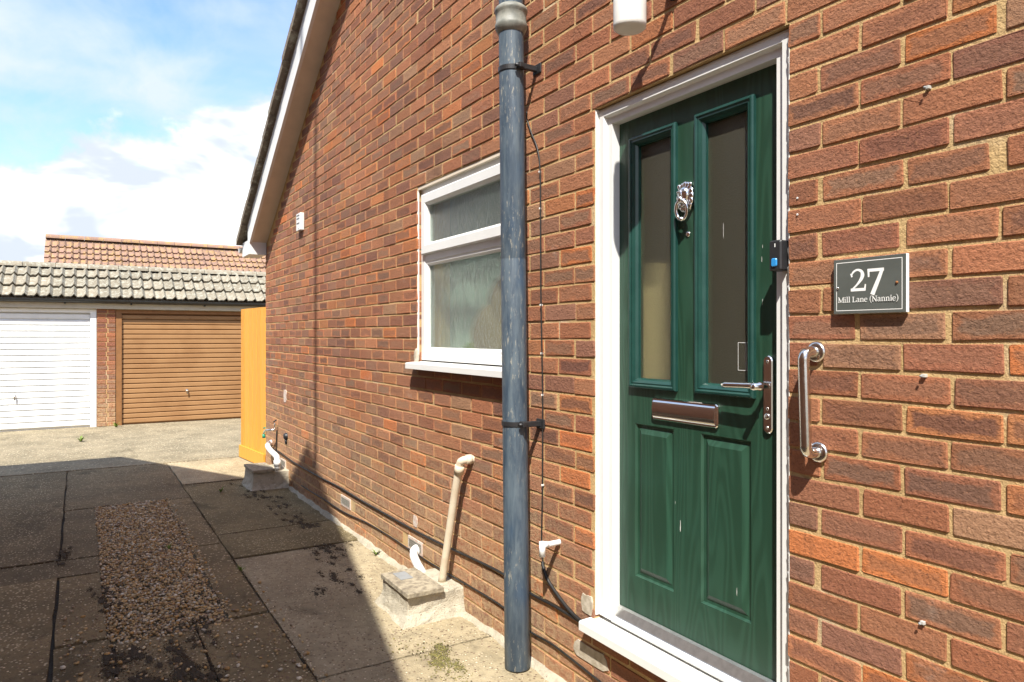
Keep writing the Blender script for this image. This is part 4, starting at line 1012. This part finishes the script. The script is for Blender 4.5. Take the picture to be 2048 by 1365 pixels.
for (x, z), lb in zip(((-.936, 2.033), (-.945, 1.351), (-.948, .763)), names):
    e = empty('wall_clip', (x, 0, z), lb, 'clip', 'white clips on the bricks right of the door')
    b = MB(); b.box(x - .005, x + .005, -.008, .004, z - .004, z + .004, .001); b.build('clip_body', 'vent_surface', e)
    b = MB(); b.lathe([(0, .016), (.003, .015), (.0035, .012)], YM(x - .002, 0, z - .001), 8); b.build('nail', 'lead', e)
for z, lb in ((1.831, 'upper small white wall plug beside the door frame'), (1.785, 'lower small white wall plug beside the door frame')):
    b = MB(); b.lathe([(.0010, .001), (.0014, .0015), (.0028, .0015), (.003, 0)], YM(-1.296, -.002, z), 12)
    tag(b.build('wall_plug', 'upvc', None, (-1.296, 0, z)), lb, 'wall plug', 'wall plugs beside the door frame')

# step slab in front of the door
def step():
    b = MB(); rr = random.Random(2)
    b.box(-2.20, -1.2, -.42, -.06, -.01, .085, .012)
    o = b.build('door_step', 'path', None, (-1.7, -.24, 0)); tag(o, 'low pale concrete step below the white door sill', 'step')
step()

def weed(x, y, s, label, seed):
    rr = random.Random(seed); e = empty('weed', (x, y, 0), label, 'weed'); b = MB()
    for _ in range(16):
        a = rr.uniform(0, 6.28); l = s * rr.uniform(.5, 1.1); w = s * .10; up = rr.uniform(.5, 1.2)
        dx, dy = math.cos(a), math.sin(a); px, py = -dy * w, dx * w
        b.add([(x + px * .4, y + py * .4, 0), (x - px * .4, y - py * .4, 0), (x + dx * l * .4 + px, y + dy * l * .4 + py, up * l * .6), (x + dx * l * .4 - px, y + dy * l * .4 - py, up * l * .6), (x + dx * l * .8, y + dy * l * .8, up * l * .8)], [(0, 1, 3, 2), (2, 3, 4)])
    b.build('blades', 'leaf', e, fix=False)
weed(-4.50, -.045, .05, 'small green weed at the wall foot left of the nearer drain box', 1)
weed(-7.05, -.60, .05, 'small green weed in the slab joint near the farther drain box', 2)
weed(-11.4, -1.70, .10, 'yellow green weeds on the apron in front of the garage pier', 3)
weed(-4.62, -.868, .045, 'small green weed in the long joint beside the gravel strip', 4)
weed(-5.35, -1.2, .04, 'tiny green weed growing in the gravel', 6)
weed(-12.95, -1.22, .10, 'yellow green weeds at the foot of the brown garage door frame', 5)

# ------------------------------------------------------------------ gate
def gate():
    A = Vector((-8.10, .035)); B = Vector((-8.97, -.058)); d = (B - A).normalized(); nn = Vector((d.y, -d.x))
    if nn.y > 0: nn = -nn
    L = (B - A).length; e = empty('garden_gate', (A.x, A.y, 0), 'orange yellow stained timber gate standing open at the house corner', 'gate')
    def pl(s, o, z): p = A + d * s + nn * o; return (p.x, p.y, z)
    nb = 6
    for i in range(nb):
        b = MB(); s0, s1 = L * i / nb + .002, L * (i + 1) / nb - .002; dz = R.uniform(-.002, .002); c = .005
        V = [pl(s0, 0, .03), pl(s0, .012 - c, .03), pl(s0 + c, .014, .03), pl(s1 - c, .014, .03), pl(s1, .012 - c, .03), pl(s1, 0, .03)]; V += [(x, y, 1.765 + dz) for x, y, _ in V]
        n = 6; b.add(V, [(q, (q + 1) % n, n + (q + 1) % n, n + q) for q in range(n)] + [tuple(range(n)), tuple(range(n, 2 * n))]); b.build('board', 'gate', e)
    for nm, z0, z1, o0, o1 in (('kick_board', .012, .150, .0145, .034), ('rail', .12, .22, -.035, -.001), ('rail', .85, .95, -.035, -.001), ('rail', 1.55, 1.65, -.035, -.001)):
        b = MB(); V = [pl(s, o, z) for s in (-.004, L + .006) for o in (o0, o1) for z in (z0, z1)]
        b.add(V, [(0, 1, 3, 2), (4, 6, 7, 5), (0, 4, 5, 1), (2, 3, 7, 6), (0, 2, 6, 4), (1, 5, 7, 3)]); b.build(nm, 'gate', e)
    b = MB(); b.box(-8.10, -8.02, .05, .13, 0, 1.85, .004); b.build('hinge_post', 'gate', e)
gate()

# ------------------------------------------------------------------ garages
GX = -13.15
def roll_tile(wd, L, roll=.05, th=.016, seg=16, nroll=2):
    """one double roll tile lying in x(width) / s(slope) with real thickness"""
    prof = []
    for i in range(seg + 1):
        u = i / seg; ph = (u * nroll) % 1.0 if u < 1 else 1.0
        h = roll * (.5 + .5 * math.cos((ph - .75) * math.pi / .24)) if abs(ph - .75) < .24 else 0
        h += .006 * math.cos(2 * math.pi * (ph - .3))
        prof.append((u * wd, h))
    V = []
    for s in (0, L):
        for x, h in prof: V.append((x, s, h))
        for x, h in prof: V.append((x, s, h - th))
    n = seg + 1; F = []
    for q in range(seg):
        F += [(q, q + 1, 2 * n + q + 1, 2 * n + q), (n + q, n + q + 1, 3 * n + q + 1, 3 * n + q), (q, q + 1, n + q + 1, n + q), (2 * n + q, 2 * n + q + 1, 3 * n + q + 1, 3 * n + q)]
    F += [(0, n, 3 * n, 2 * n), (seg, n + seg, 3 * n + seg, 2 * n + seg)]
    return V, F
def garages():
    e = empty('garage_block', (GX, 0, 0), 'low garage block with lichened tile roof and two up and over doors', 'garage')
    y0, y1 = -4.3, 3.6; zt = 1.885
    w = MB(); T = .11
    w.box(GX - 4.8, GX - T, y0, y1, -.05, zt - .03); wl = w.build('wall', 'mortar', e)
    # brick piers, brick by brick on the pier in view
    rr = random.Random(31)
    piers = [(-4.28, -3.80), (-1.484, -1.218), (1.12, 1.40)]
    for (a, b) in piers:
        p = MB(); p.box(GX - T - .002, GX - .008, a + .004, b - .004, -.04, zt - .015); p.build('pier', 'mortar', e)
        if a < -2 or a > 1: 
            q = MB(); q.box(GX - .010, GX - .002, a, b, 0, zt - .02); q.build('pier_face', 'neigh_wall', e); continue
        k = 0; z = .0
        while z < zt - .075:
            cut = [(a, a + .128), (a + .134, b)] if k % 2 else [(a, b - .122), (b - .116, b)]
            if k % 2 == 0: cut = [(a, a + .150), (a + .158, b)]
            for (c0, c1) in cut:
                m = MB(); m.box(0, .10, 0, c1 - c0 - .008, 0, .064, .004)
                col = rr.choice([(.34, .13, .066), (.39, .15, .075), (.27, .115, .075), (.30, .115, .066)])
                o = m.build('brick', 'brick', e)
                uv = o.data.uv_layers.new(name='UVMap')
                for lp in o.data.loops: v = o.data.vertices[lp.vertex_index].co; uv.data[lp.index].uv = (v.y / .14, v.z / .064)
                o.location = Vector((GX - .10 + rr.uniform(-.001, .001), c0 + .004, z + .005)); o.color = (*col, rr.random())
            z += .0752; k += 1
    # fascia, gutter
    f = MB(); f.box(GX - .02, GX + .045, y0, y1, zt - .005, 1.968, .003); f.build('fascia', 'fascia_grey', e)
    f = MB(); f.box(GX - .12, GX - .021, y0, y1, 1.872, 2.02); f.build('lintel', 'fascia_grey', e)
    g = MB(); V = []; n = 9
    for yy in (y0, y1):
        for r in (.048, .044):
            for q in range(n): a = math.pi + math.pi * q / (n - 1); V.append((GX + .098 + r * math.cos(a), yy, 2.018 + r * math.sin(a)))
    F = []
    for q in range(n - 1): F += [(q, q + 1, 2 * n + q + 1, 2 * n + q), (n + q, n + q + 1, 3 * n + q + 1, 3 * n + q)]
    g.add(V, F); gt = g.build('gutter', 'gutter', e)
    for y in (-3.2, -1.911, -1.001, .10, 1.2):
        b = MB(); b.box(GX + .045, GX + .105, y - .012, y + .012, 1.945, 1.972, .003); b.build('gutter_bracket', 'gutter', gt)
    # roof
    pitch = math.radians(33); cs, sn = math.cos(pitch), math.sin(pitch); ex, ez = GX + .10, 2.035; gauge = .325; wd = .318
    def slope(yy, s, h): return (ex - s * cs + h * sn, yy, ez + s * sn + h * cs)
    u = MB(); V = [slope(yy, s, h) for yy in (y0, y1) for s in (.02, 1.02) for h in (-.05, -.022)]
    u.add(V, [(0, 1, 3, 2), (4, 6, 7, 5), (0, 4, 5, 1), (2, 3, 7, 6), (0, 2, 6, 4), (1, 5, 7, 3)]); rf = u.build('roof', 'timber_lid', e)
    r2 = MB(); rx, _, rz = slope(0, 1.02, 0); r2.add([(rx, y0, rz), (rx, y1, rz), (rx - 3.6, y1, rz - .45), (rx - 3.6, y0, rz - .45)], [(0, 1, 2, 3)]); r2.build('roof_slope', 'tile_old', rf)
    ncol = int((y1 - y0) / wd); meshes = []
    for v in range(3):
        V, F = roll_tile(wd + .006, gauge + .05, .055 + .003 * v, .022)
        me = bpy.data.meshes.new('tile'); 
        me.from_pydata([(h * sn - s * cs, x, s * sn + h * cs) for x, s, h in [(a, b2, c - .045 * (b2 / (gauge + .05)) + random.Random(v).uniform(-.001, .001)) for a, b2, c in V]], [], F); me.materials.append(M['tile_old']); meshes.append(me)
    for r in range(3):
        for c in range(ncol):
            o = bpy.data.objects.new('tile', rr.choice(meshes)); COL.objects.link(o); o.parent = rf
            x, y, z = slope(y0 + c * wd, r * gauge, .030); o.location = (x + rr.uniform(-.008, .008), y + rr.uniform(-.003, .003), z + rr.uniform(-.003, .004)); o.rotation_euler = (rr.uniform(-.008, .008), rr.uniform(-.012, .012), rr.uniform(-.012, .012))
    for c in range(int((y1 - y0) / .45)):
        b = MB(); x, y, z = slope(y0 + c * .45, 1.0, .03); V = []; n = 9
        for yy in (y + .004, y + .446):
            for rad in (.10, .085):
                for q in range(n): a = math.radians(10 + 160 * q / (n - 1)); V.append((x - .02 + rad * 1.0 * math.cos(a), yy, z - .055 + rad * math.sin(a)))
        F = []
        for q in range(n - 1): F += [(q, q + 1, 2 * n + q + 1, 2 * n + q), (n + q, n + q + 1, 3 * n + q + 1, 3 * n + q), (q, q + 1, n + q + 1, n + q), (2 * n + q, 2 * n + q + 1, 3 * n + q + 1, 3 * n + q)]
        b.add(V, F); b.build('ridge_tile', 'tile_old', rf)
    # doors
    def gdoor(a, b, m, fm, label, nsl, hy, fw):
        zt2 = 1.87
        f = MB(); xf = GX - .012
        f.box(xf - .07, xf, a, a + fw, -.01, zt2, .003); f.box(xf - .07, xf, b - fw, b, -.01, zt2, .003); f.box(xf - .07, xf - .001, a + fw, b - fw, zt2 - .055, zt2, .003)
        fo = f.build('garage_door', fm, e); fo['label'] = label
        z0, z1 = .02, zt2 - .075; ph = (z1 - z0) / nsl; V = []
        bk = MB(); bk.box(xf - .075, xf - .062, a + fw - .02, b - fw + .02, .0, zt2 - .04); bk.build('door_back', fm, fo)
        pr = [(0, -.058), (.07, -.058), (.14, -.040), (.20, -.034), (.86, -.034), (.93, -.040), (1.0, -.058)]
        for yy in (a + fw + .004, b - fw - .004):
            for q, x in pr: V.append((x, yy, q * ph))
        n = len(pr); me = bpy.data.meshes.new('slat'); me.from_pydata(V, [], [(q, q + 1, n + q + 1, n + q) for q in range(n - 1)]); me.materials.append(M[m])
        for k in range(nsl):
            o = bpy.data.objects.new('slat', me); COL.objects.link(o); o.parent = fo; o.location = (xf + rr.uniform(-.0008, .0008), 0, z0 + k * ph)
        h = MB(); hz = .525; xh = xf - .034
        mtx = Matrix.Translation((xh, hy, hz)) @ Matrix.Rotation(math.radians(90), 4, 'Y')
        h.lathe([(.028, 0), (.026, .008), (.012, .012), (.010, .03), (.014, .034), (.012, .042), (0, .043)], mtx, 14); h.box(xh + .028, xh + .042, hy - .010, hy + .010, hz - .055, hz + .020, .004); h.build('handle', 'steel', fo)
        for yy in (a + .45, a + 1.1, b - .5):
            s = MB(); s.box(xf - .034, xf - .026, yy - .016, yy + .016, 1.735, 1.750, .002); s.build('bracket', fm, fo)
    gdoor(-3.80, -1.486, 'door_white', 'door_white', 'white ribbed up and over garage door', 19, -2.56, .085)
    gdoor(-1.216, 1.12, 'door_brown', 'door_brown_dark', 'tan brown ribbed up and over garage door', 22, -.16, .085)
    b = MB(); b.box(GX - .10, GX - .01, -1.484, -1.218, -.01, .16, .006); 
garages()

# ------------------------------------------------------------------ house behind the garages
def back_house():
    e = empty('tiled_house', (-22, 2, 0), 'house behind the garages showing only its red brown tiled roof', 'house')
    yl, yr = -2.50, 9.0; rx, rz = -23.0, 4.12; pitch = math.radians(33); cs, sn = math.cos(pitch), math.sin(pitch)
    Ls = 3.4; gauge = .315; wd = .325
    ex, ez = rx + Ls * cs, rz - Ls * sn
    w = MB(); w.box(rx - 2.6, ex - .3, yl + .1, yr - .1, -.05, ez + .1); w.add([(ex - .3, yl + .1, ez + .1), (rx - 2.6, yl + .1, ez + .1), (rx, yl + .1, rz - .12)], [(0, 1, 2)]); w.build('wall', 'neigh_wall', e)
    u = MB(); u.add([(ex, yl, ez - .04), (ex, yr, ez - .04), (rx, yr, rz - .04), (rx, yl, rz - .04), (rx - 2.9, yl, ez - .04), (rx - 2.9, yr, ez - .04)], [(0, 1, 2, 3), (3, 2, 5, 4)])
    rf = u.build('roof', 'tile_red', e)
    V0, F0 = roll_tile(wd + .004, gauge + .05, .060, .026, 14)
    mb = MB(); rr = random.Random(8)
    for r in range(int(Ls / gauge)):
        for c in range(int((yr - yl) / wd)):
            dx, dz = rr.uniform(-.006, .006), rr.uniform(-.004, .004)
            V = []
            for x, s, h in V0:
                h2 = h - .048 * (s / (gauge + .05)) + .02; ss = r * gauge + s
                V.append((ex - ss * cs + h2 * sn + dx, yl + c * wd + x, ez + ss * sn + h2 * cs + dz))
            mb.add(V, F0)
    o = mb.build('tile', 'tile_red', rf, fix=False); tag(o, 'red brown roll tiles with yellow lichen', kind='stuff')
    for c in range(int((yr - yl) / .45)):
        b = MB(); V = []; n = 8
        for yy in (yl + c * .45 + .004, yl + c * .45 + .446):
            for q in range(n): a = math.radians(0 + 180 * q / (n - 1)); V.append((rx + .13 * math.cos(a), yy, rz - .03 + .11 * math.sin(a)))
        b.add(V, [(q, q + 1, n + q + 1, n + q) for q in range(n - 1)] + [tuple(range(n)), tuple(range(n, 2 * n))]); b.build('ridge_tile', 'tile_red', rf)
back_house()

# ------------------------------------------------------------------ neighbouring house that shades the drive (out of frame, left)
def neighbour():
    D = 2.6; ax, az = -3.13, 6.10; m = .655; xl, xr = -8.15, 2.1
    e = empty('neighbour_house', (ax, -6, 0), 'gabled neighbouring house out of frame whose shadow covers the drive', 'house')
    ze = lambda x: az - (m if x < ax else .60) * abs(x - ax)
    w = MB(); yw = -D - .16
    V = [(xl + .3, yw, -.05), (xr - .3, yw, -.05), (xr - .3, yw, ze(xr - .3) - .2), (ax, yw, az - .2), (xl + .3, yw, ze(xl + .3) - .2)]; V += [(x, -11, z) for x, _, z in V]; n = 5
    w.add(V, [(q, (q + 1) % n, n + (q + 1) % n, n + q) for q in range(n)] + [tuple(range(n)), tuple(range(n, 2 * n))]); w.build('wall', 'neigh_wall', e)
    for xa in (xl, xr):
        r = MB(); V = []
        for yy in (-D, -11.2):
            V += [(ax, yy, az), (xa, yy, ze(xa)), (xa, yy, ze(xa) - .18), (ax, yy, az - .18)]
        r.add(V, [(0, 1, 5, 4), (2, 3, 7, 6), (0, 3, 2, 1), (4, 5, 6, 7), (1, 2, 6, 5)]); r.build('roof', 'neigh_tile', e)
    c = MB(); c.box(ax + .1, ax + .75, -D - 1.6, -D - .9, 5.2, 6.0, .01)
    c = MB(); c.tube([(ax + .26, -D - .02, 4.8), (ax + .26, -D - .02, 9.3)], .022, 10); mo = c.build('aerial_mast', 'lead', e)
neighbour()
